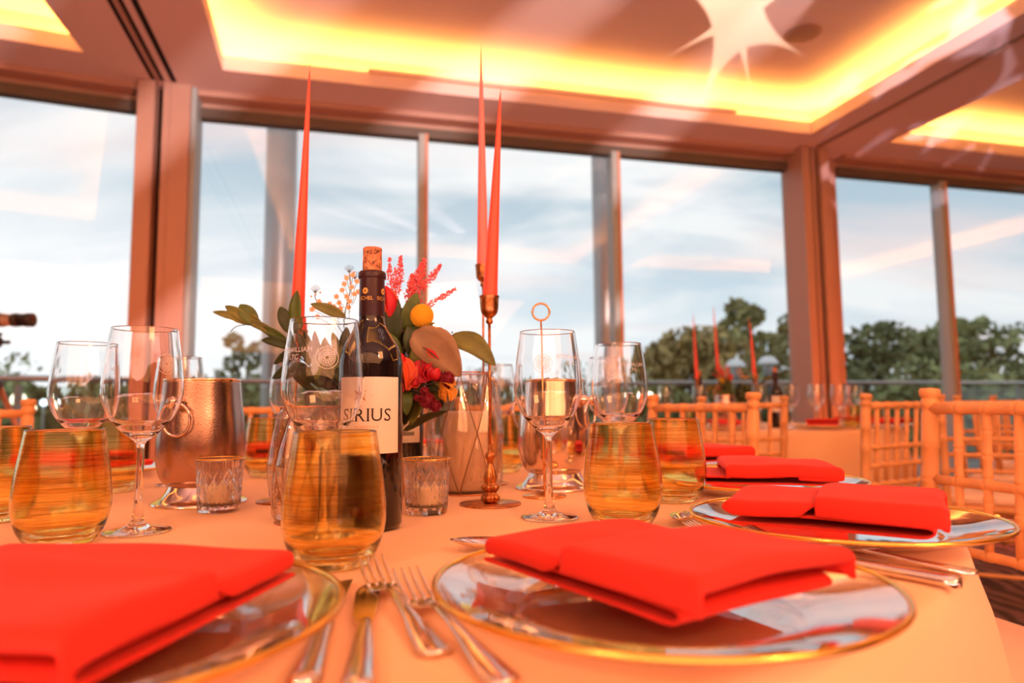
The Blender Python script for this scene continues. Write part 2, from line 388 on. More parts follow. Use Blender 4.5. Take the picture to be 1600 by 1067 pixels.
# ------------------------------------------------------------------ outside
bm = B(); wbox(bm, -6, 14, -4.4, -.06, -.2, -.06); struct(obj('terrace', bm, mat('terrace_deck', (.20, .18, .16), .8), smooth=False))
bm = B(); add_box(bm, (0, 80, -3.2), (300, 170, .2)); struct(obj('lawn', bm, mat('lawn_green', (.07, .10, .035), .95, var=(.4, .4)), smooth=False))
for i, (x, y, r) in enumerate(((-2.62, 7.6, .17), (1.06, 7.6, .135))):
    bm = B(); lathe(bm, [(r, -.06), (r, 5.2)], 40); o = struct(obj('column_%d' % (i + 1), bm, mat('brushed_column', (.34, .33, .33), .35, .6, bump=(90, .08, (1, 1, 30))))); o.location = (x, y, 0)
rp = [Vector((-9.5, 4.2, 1.15)), Vector((-6.4, 4.75, 1.15)), Vector((-4.126, 5.715, 1.15)), Vector((-2.677, 6.719, 1.15)), Vector((.6, 8.25, 1.15)), Vector((4.526, 9.313, 1.15)), Vector((7.476, 10.125, 1.15)), Vector((12, 11.2, 1.15))]
tb = thing('balustrade', 'glass balustrade with thin grey handrail along the terrace edge outside', 'railing', rp[3] * 1 - Vector((0, 0, 1.21)))
o0 = tb.location.copy()
bm = B(); tube(bm, [p - o0 for p in spline(rp, 5)], .028, 10); obj('handrail', bm, mat('handrail_steel', (.45, .44, .43), .3, .7), tb)
m_bal = thin_glass('balustrade_glass', (.86, .93, .90), 1.5)
for i in range(len(rp) - 1):
    bm = B(); d = (rp[i + 1] - rp[i]); c = (rp[i] + rp[i + 1]) / 2 - o0; c.z = .62
    add_box(bm, (0, 0, 0), (d.length - .04, .012, 1.05), Matrix.Translation(c) @ Matrix.Rotation(math.atan2(d.y, d.x), 4, 'Z')); obj('glass_panel', bm, m_bal, tb, smooth=False)
    bm = B(); q = rp[i] - o0; add_box(bm, (q.x, q.y, .58), (.045, .045, 1.15)); obj('baluster', bm, m_alu, tb, smooth=False)
def clump(bm, c, r, n, size, rnd, squash=1.):
    for _ in range(n):
        while True:
            p = Vector((rnd.uniform(-1, 1), rnd.uniform(-1, 1), rnd.uniform(-1, 1)))
            if .25 < p.length < 1: break
        p = p.normalized() * (p.length ** .45)
        q = Vector((c[0] + p.x * r, c[1] + p.y * r, c[2] + p.z * r * squash)); s = size * rnd.uniform(.6, 1.4)
        a = Vector((rnd.gauss(0, 1), rnd.gauss(0, 1), rnd.gauss(0, 1))).normalized(); b = a.cross(Vector((rnd.gauss(0, 1), rnd.gauss(0, 1), rnd.gauss(0, 1)))).normalized()
        bm.faces.new([bm.verts.new(q + a * s), bm.verts.new(q + b * s * .6), bm.verts.new(q - a * s), bm.verts.new(q - b * s * .6)])
def leafmat(name, c): return mat(name, c, .7, var=(1.2, .45))
m_bark = mat('bark', (.07, .05, .035), .9)
def tree(seed, x, y, top, w_, label, col, name='tree', z0=-3.1, loose=.0, n=1700, cat='tree', group=None):
    rnd = random.Random(seed); tr = thing(name, label, cat, (x, y, z0), 0, group); H = top - z0
    bm = B(); tube(bm, [(0, 0, 0), (w_ * .03, 0, H * .3), (-w_ * .02, .1, H * .62), (w_ * .03, 0, H * .86)], [w_ * .06, w_ * .045, w_ * .03, w_ * .012], 7)
    for k in range(6):
        a = rnd.uniform(0, 2 * PI); h = H * rnd.uniform(.3, .6); tube(bm, [(0, 0, h), (math.cos(a) * w_ * .2, math.sin(a) * w_ * .2, h + H * .14)], [w_ * .025, w_ * .008], 5)
    obj('trunk', bm, m_bark, tr)
    bm = B(); nb = 18 if loose < .5 else 18
    for k in range(nb):
        f = (k / (nb - 1)) ** .9; h = H * (.30 + .64 * f); rr = w_ * .5 * math.sin(PI * min(1, .18 + .76 * f)) ** .8
        a = rnd.uniform(0, 2 * PI); a = k * 2.4 + rnd.uniform(-.4, .4); d = rr * rnd.uniform(.45, .95)
        cr = w_ * (.22 - .09 * f) * rnd.uniform(.7, 1.3) * (1 - .35 * loose)
        clump(bm, (math.cos(a) * d, math.sin(a) * d, min(h, H - cr * .8)), cr, n // nb, w_ * .034 * (1 + .2 * loose), rnd, .85)
    obj('crown', bm, leafmat('foliage_' + col[0], col[1]), tr, smooth=False); return tr
G1 = ('olive', (.31, .28, .11)); G2 = ('deep', (.19, .21, .09)); G3 = ('autumn', (.42, .31, .12)); G4 = ('mid', (.27, .30, .13))
tree(1, 7.6, 28, 3.9, 6.4, 'broad olive and russet tree outside behind the far table candles', G3, n=3600)
tree(2, 12.9, 37, 6.6, 6.4, 'tall airy tree outside to the right of the far table candles', G1, loose=.5, n=2200)
tree(3, 11.6, 28, 4.7, 2.4, 'dark narrow tree outside beside the right window post', G2, n=1500)
tree(4, 14.6, 27, 3.9, 6.0, 'dark green round tree outside just right of the right window post', G2, n=2200)
tree(5, 24.0, 36, 5.1, 8.8, 'wide mid green tree outside between the two right posts', G4, n=2600)
tree(6, 22.8, 26, 4.0, 7.0, 'mid green tree outside at the right edge of the windows', G4, n=2600)
tree(7, 37, 36, 4.4, 7, 'low green tree outside past the right edge tree', G1, n=1500)
tree(8, -8.2, 21, 3.3, 2.9, 'dark leafy tree outside beside the left round column', G2, n=1700)
tree(9, 6.2, 36, 2.8, 2.4, 'small spindly tree outside left of the russet tree', G1, loose=.9, n=500)
tree(10, 3.9, 31, 2.9, 1.6, 'slim pointed tree outside above the wine glasses at right', G4, loose=.7, n=500)
rnd = random.Random(77)
for k, (x, wd, tp, cc, lab) in enumerate(((-27, 10, 1.9, G4, 'green hedge outside, seen below the handrail at far left'), (-19, 9, 1.6, G1, 'olive bush row outside behind the leftmost wine glasses'), (-11, 8, 1.7, G4, 'green bush outside behind the left post'), (-4, 8, 1.5, G2, 'dark bush outside behind the bottle'), (2.8, 7, 1.5, G1, 'olive bush outside behind the brass number stand'), (9, 8, 1.7, G2, 'dark bush outside under the russet tree'), (16, 9, 1.8, G4, 'green bush outside under the right hand trees'), (25, 10, 1.9, G2, 'dark hedge outside at the far right'))):
    y = 17; wd = 2.5; tp = (1.75, 1.7, 1.6, 1.5, 1.5, 1.6, 1.7, 1.8)[k]; x = (-13.2, -9.2, -5.2, -1.2, 2.8, 6.8, 10.8, 14.8)[k]; o = thing('bush', lab, 'bush', (x, y, -3.1)); bm = B()
    for j in range(16): clump(bm, (((j + .5) / 16 - .5) * wd, rnd.uniform(-.6, .6), rnd.uniform(.66, .80) * (tp + 3.1)), .95, 190, .17, rnd); clump(bm, (((j + .5) / 16 - .5) * wd, 0, rnd.uniform(.25, .55) * (tp + 3.1)), 1.0, 90, .2, rnd)
    for j in range(5): clump(bm, (rnd.uniform(-.5, .5) * wd, 0, (tp + 3.1) * rnd.uniform(.9, 1.02)), .45, 40, .09, rnd)
    obj('foliage', bm, leafmat('foliage_' + cc[0], cc[1]), o, smooth=False)
    for q in (-3, -1, 1, 3): bm = B(); tube(bm, [(q * wd * .12, 0, 0), (q * wd * .14, 0, 2.8)], .07, 6); obj('stem', bm, m_bark, o)
# patio heaters outside
def heater(x, y, z, label, dark=False):
    h = thing('patio_heater', label, 'patio heater', (x, y, -3.1), 0); z += 3.05
    bm = B(); lathe(bm, prof_s([(.0, z + .10), (.10, z + .09), (.19, z - .01), (.21, z - .06)], 4) + [(.20, z - .065), (.0, z - .02)], 28); obj('reflector', bm, mat('heater_hood', (.75, .78, .8), .4), h)
    bm = B(); lathe(bm, [(.09, z - .03), (.11, z - .3), (.1, z - .32), (.03, z - .33), (.03, .5), (.16, .48), (.2, .05), (0, .05)], 24); obj('pole', bm, mat('heater_steel', (.36, .4, .42), .35, .5), h)
heater(4.55, 13.9, 1.72, 'outdoor patio heater with pale dome, left of the two near the far table')
heater(5.25, 14.0, 1.78, 'outdoor patio heater with pale dome, right one above the far table bottle')
# glowing globes added outside, standing in for blurred light spots
for i, (x, y, z, s, c, lab) in enumerate(((-5.05, 7.0, .99, .07, (1, .8, .6), 'warm glowing globe added for a blurred light at far left, nearest the picture edge'), (-4.86, 6.9, .90, .06, (1, .72, .5), 'warm glowing globe added for a blurred light at far left, lower of the pair'), (-4.72, 6.9, .955, .035, (.8, .85, 1), 'small white globe added for a blurred light, left of the leftmost chair post'), (1.6, 8.0, .985, .042, (1, .85, .65), 'small warm globe added for a blurred light, above the far left chair of the next table'))):
    g = thing('light_spot_globe', lab, 'lamp', (x, y, -.06))
    bm = B(); bmesh.ops.create_uvsphere(bm, u_segments=16, v_segments=10, radius=s, matrix=Matrix.Translation((0, 0, z + .06))); obj('globe', bm, emis('globe_glow_%d' % i, c, 3.0), g)
    bm = B(); tube(bm, [(0, 0, 0), (0, 0, z - s + .07)], .012, 8); obj('stake', bm, m_alu, g)
# ------------------------------------------------------------------ table and cloth
TZ = .75
GZ = TZ + .0007
TC = Vector((-.313, 1.195, 0)); TR = .915
def cloth_mat(name, c):
    m = bpy.data.materials.new(name); m.use_nodes = True; t = m.node_tree; b = t.nodes['Principled BSDF']
    b.inputs['Roughness'].default_value = .8; b.inputs['Sheen Weight'].default_value = .25; b.inputs['Base Color'].default_value = c + (1,)
    tcn = N(t, 'ShaderNodeTexCoord'); n = N(t, 'ShaderNodeTexNoise'); n.inputs['Scale'].default_value = 900; n.inputs['Detail'].default_value = 1
    L(t, tcn.outputs['Object'], n.inputs[0]); n2 = N(t, 'ShaderNodeTexNoise'); n2.inputs['Scale'].default_value = 5; L(t, tcn.outputs['Object'], n2.inputs[0])
    h = math_(t, 'ADD', math_(t, 'MULTIPLY', n.outputs[0], .08), math_(t, 'MULTIPLY', n2.outputs[0], 2.0))
    bp = N(t, 'ShaderNodeBump'); bp.inputs['Strength'].default_value = .35; bp.inputs['Distance'].default_value = .004; L(t, h, bp.inputs['Height']); L(t, bp.outputs[0], b.inputs['Normal'])
    return m
m_cloth = cloth_mat('peach_linen', (.93, .54, .27))
m_wood = mat('gilt_limewash_wood', (.80, .37, .13), .45, var=(14, .14, (1, 1, .2)))
def tablecloth(loc, Rt, label, seed, folds=13):
    bm = B(); rnd = random.Random(seed); ph = [rnd.uniform(0, 6.28) for _ in range(4)]
    prof = [(0, 0)] + [(Rt * k / 10, 0) for k in range(1, 10)] + [(Rt - .02, 0), (Rt - .006, -.0015), (Rt + .001, -.008), (Rt + .004, -.02)] + [(Rt + .006, -.02 - .66 * (k / 14)) for k in range(1, 15)]
    def fn(r, z, a):
        if z > -.019: return r, z
        d = (-z - .02) / .66
        f = .5 + .5 * math.sin(folds * a + ph[0] + .7 * math.sin(3 * a + ph[1])); g = math.sin(2 * folds * a + ph[2])
        return r + d ** .8 * (.085 * f + .010 * g) + .01 * d, z
    lathe(bm, prof, 220, None, fn)
    o = obj('tablecloth', bm, m_cloth, loc=(loc[0], loc[1], TZ)); tag(o, label, 'tablecloth')
    t_ = thing('round_table', label.replace('cloth draped over', 'covered table top under the cloth of').replace('peach', 'round'), 'table', (loc[0], loc[1], 0))
    bm = B(); lathe(bm, [(0, TZ - .004), (Rt - .012, TZ - .004), (Rt - .006, TZ - .01), (Rt - .006, TZ - .028), (0, TZ - .028)], 64); obj('tabletop', bm, m_wood, t_)
    for k in range(4):
        a = PI / 4 + k * PI / 2; bm = B(); tube(bm, [(Rt * .6 * math.cos(a), Rt * .6 * math.sin(a), TZ - .03), (Rt * .66 * math.cos(a), Rt * .66 * math.sin(a), 0)], .016, 10); obj('leg', bm, m_alu, t_)
    t_['label'] = label.replace('peach cloth draped over', 'round folding table hidden beneath the peach cloth of')
    return o
tablecloth(TC, TR, 'peach cloth draped over the near table in front', 3)
FT = Vector((1.55, 4.32, 0))
tablecloth(FT, .78, 'peach cloth draped over the far table by the windows', 8, 12)

# ------------------------------------------------------------------ glassware
def blown(name, ior, k, tint=(1, 1, 1)):
    # thin blown glass: most light is refracted, part of it passes the thin wall undeflected
    if name in MATS: return MATS[name]
    m = bpy.data.materials.new(name); m.use_nodes = True; t = m.node_tree; t.nodes.clear()
    if k == 0:
        g = N(t, 'ShaderNodeBsdfGlass'); g.inputs['IOR'].default_value = ior; g.inputs['Roughness'].default_value = 0; g.inputs[0].default_value = tint + (1,)
        o = N(t, 'ShaderNodeOutputMaterial'); L(t, g.outputs[0], o.inputs[0]); MATS[name] = m; return m
    g = N(t, 'ShaderNodeBsdfGlass'); g.inputs['IOR'].default_value = ior; g.inputs['Roughness'].default_value = 0; g.inputs[0].default_value = tint + (1,)
    tr = N(t, 'ShaderNodeBsdfTransparent'); tr.inputs[0].default_value = tint + (1,); mx = N(t, 'ShaderNodeMixShader'); mx.inputs[0].default_value = k
    L(t, g.outputs[0], mx.inputs[1]); L(t, tr.outputs[0], mx.inputs[2]); o = N(t, 'ShaderNodeOutputMaterial'); L(t, mx.outputs[0], o.inputs[0]); MATS[name] = m; return m
m_clear = blown('clear_glass', 1.45, 0)
def lift(prof):  return prof
BOWL = prof_s([(.0047, .104), (.0075, .1095), (.022, .1215), (.0365, .139), (.0445, .160), (.0460, .176), (.0435, .205), (.0402, .230), (.0379, .2463)], 6) + [(.0377, .2475), (.0376, .2482)]
def bowl_r(z):
    for i in range(len(BOWL) - 1):
        if BOWL[i][1] <= z <= BOWL[i + 1][1]:
            k = (z - BOWL[i][1]) / (BOWL[i + 1][1] - BOWL[i][1] + 1e-9); return BOWL[i][0] + k * (BOWL[i + 1][0] - BOWL[i][0])
    return .04
def wine_glass_mesh(seg=64):
    bm = B()
    foot = [(0, .0), (.033, 0), (.0378, .0008), (.0382, .0017), (.037, .0024)] + prof_s([(.037, .0024), (.022, .0042), (.010, .010), (.0062, .020), (.0048, .040), (.0044, .075), (.0047, .104)], 5)[1:]
    outer = foot + BOWL[1:]
    inner = [(.0374, .2486), (.0370, .2487), (.0367, .2484), (.0367, .2475)] + [(max(0, r - .0010), z + (.0015 if z < .13 else 0)) for r, z in BOWL[::-1] if z > .118 and z < .2472] + [(.012, .1185), (0, .1165)]
    lathe(bm, outer + inner, seg); return bm
# engraved decals bent round the bowl
def text_geo(txt, size):
    c = bpy.data.curves.new('txt', 'FONT'); c.body = txt; c.size = size; c.align_x = 'CENTER'; c.resolution_u = 3
    o = bpy.data.objects.new('txt', c); COL.objects.link(o); dg = bpy.context.evaluated_depsgraph_get(); me = bpy.data.meshes.new_from_object(o.evaluated_get(dg))
    V = [(q.co.x, q.co.y) for q in me.vertices]; Fc = [tuple(p.vertices) for p in me.polygons]
    bpy.data.objects.remove(o); bpy.data.curves.remove(c); bpy.data.meshes.remove(me); return V, Fc
def ring_geo(r0, r1, n=48, cx=0, cy=0):
    V = []; Fc = []
    for i in range(n):
        a = 2 * PI * i / n; V += [(cx + r0 * math.cos(a), cy + r0 * math.sin(a)), (cx + r1 * math.cos(a), cy + r1 * math.sin(a))]
    for i in range(n): j = (i + 1) % n; Fc.append((2 * i, 2 * i + 1, 2 * j + 1, 2 * j))
    return V, Fc
def line_geo(pts, wd):
    V = []; Fc = []
    for i in range(len(pts) - 1):
        (x0, y0), (x1, y1) = pts[i], pts[i + 1]; l = math.hypot(x1 - x0, y1 - y0) or 1; nx, ny = -(y1 - y0) / l * wd / 2, (x1 - x0) / l * wd / 2; k = len(V)
        V += [(x0 + nx, y0 + ny), (x0 - nx, y0 - ny), (x1 - nx, y1 - ny), (x1 + nx, y1 + ny)]; Fc.append((k, k + 1, k + 2, k + 3))
    return V, Fc
def join(gs):
    V = []; Fc = []
    for g, dx, dy in gs:
        k = len(V); V += [(x + dx, y + dy) for x, y in g[0]]; Fc += [tuple(i + k for i in f) for f in g[1]]
    return V, Fc
def crest():
    gs = [(ring_geo(.0117, .0124), 0, 0), (ring_geo(.0084, .0090), 0, 0), (ring_geo(.0080, .0082), 0, 0), (ring_geo(.0018, .0023, 20), 0, 0)]
    for k in range(12):
        a = 2 * PI * k / 12; c, s = math.cos(a), math.sin(a)
        pts = [(c * .0025, s * .0025), (c * .005 - s * .0011, s * .005 + c * .0011), (c * .0074, s * .0074), (c * .005 + s * .0011, s * .005 - c * .0011), (c * .0025, s * .0025)]
        gs.append((line_geo(pts, .0006), 0, 0))
        a += PI / 12; gs.append((line_geo([(math.cos(a) * .0045, math.sin(a) * .0045), (math.cos(a) * .0078, math.sin(a) * .0078)], .0006), 0, 0))
    for txt, a0, da in (('FITZWILLIAM', 2.62, -.21), ('L.T.C', -2.0, .21)):
        for i, ch in enumerate(txt):
            V, Fc = text_geo(ch, .0030); a = a0 + da * i; up = a if da < 0 else a + PI
            ro = a - PI / 2 if da < 0 else a + PI / 2; rad = .0093 if da < 0 else .0112
            V = [(x * math.cos(ro) - y * math.sin(ro) + rad * math.cos(a), x * math.sin(ro) + y * math.cos(ro) + rad * math.sin(a)) for x, y in V]; gs.append(((V, Fc), 0, 0))
    return join(gs)
_crest = crest()
_words = join([(text_geo('FITZWILLIAM', .0078), 0, .0035), (text_geo('LTC', .0078), 0, -.0045)])
def wrap(g, zc, ang, rfun, eps=.00035):
    bm = B(); vs_ = []
    for x, y in g[0]:
        z = zc + y; r = rfun(z) + eps; a = ang + x / rfun(zc); vs_.append(bm.verts.new((r * math.cos(a), r * math.sin(a), z)))
    for f in g[1]:
        try: bm.faces.new([vs_[i] for i in f])
        except ValueError: pass
    return bm
def frosted():
    m = bpy.data.materials.new('frosted_engraving'); m.use_nodes = True; t = m.node_tree; t.nodes.clear()
    d = N(t, 'ShaderNodeBsdfDiffuse'); d.inputs[0].default_value = (.95, .93, .9, 1); tl = N(t, 'ShaderNodeBsdfTranslucent'); tl.inputs[0].default_value = (.95, .93, .9, 1); tr = N(t, 'ShaderNodeBsdfTransparent')
    a = N(t, 'ShaderNodeMixShader'); a.inputs[0].default_value = .4; L(t, d.outputs[0], a.inputs[1]); L(t, tl.outputs[0], a.inputs[2])
    b = N(t, 'ShaderNodeMixShader'); b.inputs[0].default_value = .8; L(t, tr.outputs[0], b.inputs[1]); L(t, a.outputs[0], b.inputs[2])
    o = N(t, 'ShaderNodeOutputMaterial'); L(t, b.outputs[0], o.inputs[0]); return m
m_frost = frosted()
def make_wine_glass():
    g = thing('wine_glass', 'x', 'wine glass', (0, 0, GZ))
    b = obj('glass_body', wine_glass_mesh(), m_clear, g)
    e = obj('engraved_crest', wrap(_crest, .203, -PI / 2, bowl_r), m_frost, g, smooth=False); e['label'] = 'white engraved round crest'
    e2 = obj('engraved_lettering', wrap(_words, .206, -PI / 2 + .92, bowl_r), m_frost, g, smooth=False); e2['label'] = 'white engraved lettering'
    return g
WG = [  # x, y, turn, label
    (-.215, .778, 12, 'large wine glass in front of the labelled bottle, engraved lettering at its left'),
    (-.458, .848, 34, 'wine glass at left standing right behind the amber tumbler, crest at its right side'),
    (-.648, 1.034, 60, 'leftmost wine glass on the near table, behind the amber tumbler'),
    (.048, .925, -8, 'wine glass in front of the brass number stand and the right ice bucket'),
    (.176, 1.125, -22, 'wine glass directly behind the right amber tumbler'),
    (.2025, 1.46, 30, 'wine glass farther back, overlapped by the glass behind the right amber tumbler'),
    (-.655, 1.35, 20, 'wine glass behind the left ice bucket'),
    (-.52, 1.60, 15, 'wine glass far back just left of the tall front wine glass'),
    (-.037, 1.70, 10, 'wine glass at the far side, behind the large candle vase'),
]
wg0 = make_wine_glass()
for i, (x, y, a, lab) in enumerate(WG):
    al = math.degrees(math.atan2(-x, y))
    rz = R(a + al)
    if i == 0: wg0.location = (x, y, GZ); wg0.rotation_euler = (0, 0, 0); tag(wg0, lab, 'wine glass', 'wine glasses on the near table')
    else: g = dup(wg0, None, (x, y, GZ), rz, lab)
wg0.rotation_euler = (0, 0, R(8))
for ch in wg0.children:
    if ch.name.startswith('engraved_lettering'): ch.rotation_euler = (0, 0, R(-92))
    elif ch.name.startswith('engraved_crest'): ch.rotation_euler = (0, 0, R(12))

# amber tumblers with fine horizontal streaks
def amber():
    m = bpy.data.materials.new('amber_streaked_glass'); m.use_nodes = True; t = m.node_tree; b = t.nodes['Principled BSDF']
    b.inputs['Transmission Weight'].default_value = 1; b.inputs['IOR'].default_value = 1.42; b.inputs['Roughness'].default_value = .03
    tcn = N(t, 'ShaderNodeTexCoord'); mpn = N(t, 'ShaderNodeMapping'); mpn.inputs['Scale'].default_value = (9, 9, 620); L(t, tcn.outputs['Object'], mpn.inputs[0])
    n = N(t, 'ShaderNodeTexNoise'); n.inputs['Scale'].default_value = 1; n.inputs['Detail'].default_value = 3; L(t, mpn.outputs[0], n.inputs[0])
    L(t, ramp(t, n.outputs[0], [(.36, (.80, .58, .20)), (.5, (1, .83, .36)), (.62, (1, .95, .60))]), b.inputs['Base Color'])
    trn = N(t, 'ShaderNodeBsdfTransparent'); trn.inputs[0].default_value = (1, .80, .30, 1); mxn = N(t, 'ShaderNodeMixShader'); mxn.inputs[0].default_value = .0
    L(t, b.outputs[0], mxn.inputs[1]); L(t, trn.outputs[0], mxn.inputs[2]); L(t, mxn.outputs[0], t.nodes['Material Output'].inputs[0])
    bp = N(t, 'ShaderNodeBump'); bp.inputs['Strength'].default_value = .10; bp.inputs['Distance'].default_value = .001; L(t, n.outputs[0], bp.inputs['Height']); L(t, bp.outputs[0], b.inputs['Normal'])
    return m
m_amber = amber()
def tumbler_mesh():
    out = prof_s([(.030, 0), (.0345, .003), (.0425, .016), (.0478, .034), (.0490, .050), (.0470, .075), (.0428, .103), (.0395, .1245)], 6) + [(.0393, .1258)]
    inn = [(.0390, .1267), (.0384, .1268), (.0379, .1264), (.0378, .1256)] + [(max(0, r - .0015), z) for r, z in out[::-1] if .022 < z < .1255] + [(.0400, .0170), (.0345, .0125), (.026, .0098), (.014, .0088), (0, .0085)]
    bm = B(); lathe(bm, [(0, .0015), (.024, .0015)] + out + inn, 64); return bm
TB = [(.137, .868, 'amber tumbler behind the front red napkin, right of the wine glass with the number stand'),
      (.250, 1.075, 'amber tumbler at right, back one of the touching pair'),
      (-.172, .668, 'amber tumbler in front of the labelled bottle, nearest to the forks'),
      (-.508, .782, 'large amber tumbler at left above the big red napkin'),
      (-.705, .94, 'amber tumbler cut by the left picture edge'),
      (-.725, 1.255, 'amber tumbler behind the left wine glass stem, beside the ice bucket'),
      (-.536, 1.505, 'amber tumbler between the left ice bucket and the wire candle vase'),
      (-.02, 1.555, 'amber tumbler at the back between the candle vase and the right ice bucket')]
tb0 = obj('tumbler', tumbler_mesh(), m_amber)
for i, (x, y, lab) in enumerate(TB):
    o = tb0 if i == 0 else dup(tb0); o.location = (x, y, GZ); o.rotation_euler = (0, 0, i * 1.3); tag(o, lab, 'tumbler', 'amber tumblers on the near table')

# ------------------------------------------------------------------ charger plates and napkins
m_plate = thin_glass('plate_glass', (.97, .97, .96), 1.6, 2.0)
m_gold = mat('gold_rim', (.95, .58, .12), .18, 1.)
def make_plate():
    g = thing('charger_plate', 'x', 'plate', (0, 0, TZ))
    prof = [(0, .002), (.095, .002), (.100, .0), (.105, .0005), (.112, .004)] + prof_s([(.112, .004), (.135, .010), (.155, .0155), (.163, .0185), (.1655, .021)], 4)[1:] + [(.1645, .0228)] + prof_s([(.1625, .0218), (.150, .0182), (.130, .0125), (.112, .0085), (.100, .0068)], 4) + [(0, .0065)]
    bm = B(); lathe(bm, prof, 128); obj('plate_body', bm, m_plate, g)
    bm = B(); tube(bm, [(.1648 * math.cos(2 * PI * k / 128), .1648 * math.sin(2 * PI * k / 128), .0218) for k in range(128)], .0023, 8, closed=True); r_ = obj('gold_rim', bm, m_gold, g); r_['label'] = 'gold painted rim'
    return g
m_nap = mat('red_napkin_cloth', (.72, .022, .008), .8, sheen=.05, bump=(700, .25))
def napkin(name, loc, rz, Ln, Wd, style, seed, label, tilt=0):
    rnd = random.Random(seed); hl = Ln / 2
    th = .0030; KZ = 1.5
    if style == 'step':   # flap below, then two folds, the uppermost layer ends half way along
        path = [(hl, .003), (-hl + .024, .003), (-hl + .017, .006), (-hl + .022, .0092), (hl - .012, .0100), (hl - .006, .0128), (hl - .012, .0158), (-hl + .006, .0168), (-hl, .0195), (-hl + .004, .0228), (hl * .02, .0225), (hl * .06, .0215)]
    elif style == 'roll':
        path = [(hl * .9, .003), (-hl + .01, .003), (-hl + .003, .0065), (-hl + .01, .010), (hl - .006, .010), (hl + .001, .0145), (hl - .006, .019), (-hl * .98, .017), (-hl - .004, .0205), (-hl + .004, .0238), (hl * .05, .0230), (hl * .1, .0218)]
    else:  # three folded panels one over another
        path = [(hl, .003), (-hl + .004, .003), (-hl, .0065), (-hl + .006, .0098), (hl * .2, .010), (hl * .26, .013), (hl * .2, .0165), (-hl * .6, .0165), (-hl * .66, .020), (-hl * .6, .0235), (hl - .01, .021), (hl - .004, .0175), (hl - .01, .0140), (hl * .35, .0135)]
    top_i = {'step': 7, 'roll': 7, 'tri': 7}[style]
    path = [(a, b * KZ) for a, b in path]
    pts = [(Vector((a, 0, b)), k) for k, (a, b) in enumerate(path)]; dense = []
    for i in range(len(pts) - 1):
        p_, q_ = pts[i][0], pts[i + 1][0]; n = max(1, int((q_ - p_).length / .010)); dense += [(p_.lerp(q_, k / n), i + k / n) for k in range(n)]
    dense.append((pts[-1][0], len(path) - 1)); ny = 16; bm = B(); grid = []
    s1, s2 = rnd.uniform(0, 9), rnd.uniform(0, 9); zend = path[-1][0] if style != 'tri' else 9
    for p, ki in dense:
        if ki >= top_i: e = 1.
        elif ki >= top_i - 1 and style != 'tri': e = min(1, max(0, (p.x - zend) / .012)) if style != 'roll' else min(1, max(0, (p.x - zend) / .012))
        else: e = 0.
        row = []; cols = [(-.5, 3), (-.5, 2), (-.5, 1)] + [(j / ny - .5, 0) for j in range(ny + 1)] + [(.5, 1), (.5, 2), (.5, 3)]
        for (yf, c) in cols:
            y = yf * Wd * (1 - .035 * (1 - e)); f = p.z / (.022 * KZ)
            z = p.z + .0035 * f * noise.noise(Vector((p.x * 14 + s1, y * 14, f * .6))) + .0028 * f * math.exp(-((y / Wd) ** 2) * 9) + tilt * p.x * f
            if c:
                sg = -1 if yf < 0 else 1; dy, dz_ = ((.0022, -.0030), (.0036, -.0105), (.0026, -.0190))[c - 1]
                sc = min(1, max(.15, (p.z - .0045) / .030)); y += sg * (dy * e + .0004 * c * (1 - e)); z += dz_ * e * sc
            xx = p.x + .003 * math.sin(y * 30 + s2) * f + .02 * (y / Wd) * (.5 - f) * .5
            row.append(bm.verts.new((xx, y + .006 * (f - .5) * math.sin(p.x * 9 + s2), z)))
        grid.append(row)
    for i in range(len(grid) - 1):
        for j in range(ny + 6): bm.faces.new((grid[i][j], grid[i + 1][j], grid[i + 1][j + 1], grid[i][j + 1]))
    o = obj('napkin', bm, m_nap); o.location = loc; o.rotation_euler = (0, 0, rz)
    sd = o.modifiers.new('thick', 'SOLIDIFY'); sd.thickness = th; sd.offset = 0
    ss = o.modifiers.new('smooth', 'SUBSURF'); ss.levels = 1; ss.render_levels = 2
    return tag(o, label, 'napkin', 'red folded napkins on the near table')
PL = [(.1066, .5235, 'clear charger plate with gold rim, front centre right, under the big folded napkin'),
      (.3734, .7975, 'clear charger plate overhanging the right edge of the near table'),
      (.418, 1.172, 'clear charger plate at right, the back one of the three in a row'),
      (-.2788, .4455, 'clear charger plate at lower left beneath the largest red napkin'),
      (.40, 1.555, 'charger plate at the far right side of the near table, behind the tumbler pair'),
      (.13, 1.87, 'charger plate on the far side, behind the right ice bucket'),
      (-.26, 1.92, 'charger plate on the far side, behind the flowers'),
      (-.63, 1.80, 'charger plate at the far left side, before the far left chair'),
      (-.93, 1.50, 'charger plate at the left side, behind the large left tumbler')]
p0 = make_plate()
for i, (x, y, lab) in enumerate(PL):
    if i == 0: p0.location = (x, y, TZ); tag(p0, lab, 'plate', 'gold rimmed charger plates')
    else: dup(p0, None, (x, y, TZ), .3 * i, lab)
NZ = TZ + .0205
napkin('n', (.100, .520, NZ), math.atan2(.830, -.56) , .232, .150, 'step', 1, 'folded red napkin on the front plate, square with the dark open fold facing us')
napkin('n', (.346, .751, NZ), math.atan2(.564, -.826), .203, .145, 'roll', 2, 'folded red napkin on the plate overhanging the right table edge')
napkin('n', (.414, 1.142, NZ), R(-13), .215, .150, 'tri', 3, 'red napkin in three folded panels on the backmost right plate')
napkin('n', (-.298, .436, NZ), math.atan2(.235, .035), .235, .235, 'step', 4, 'largest red napkin at lower left, blurred in front')
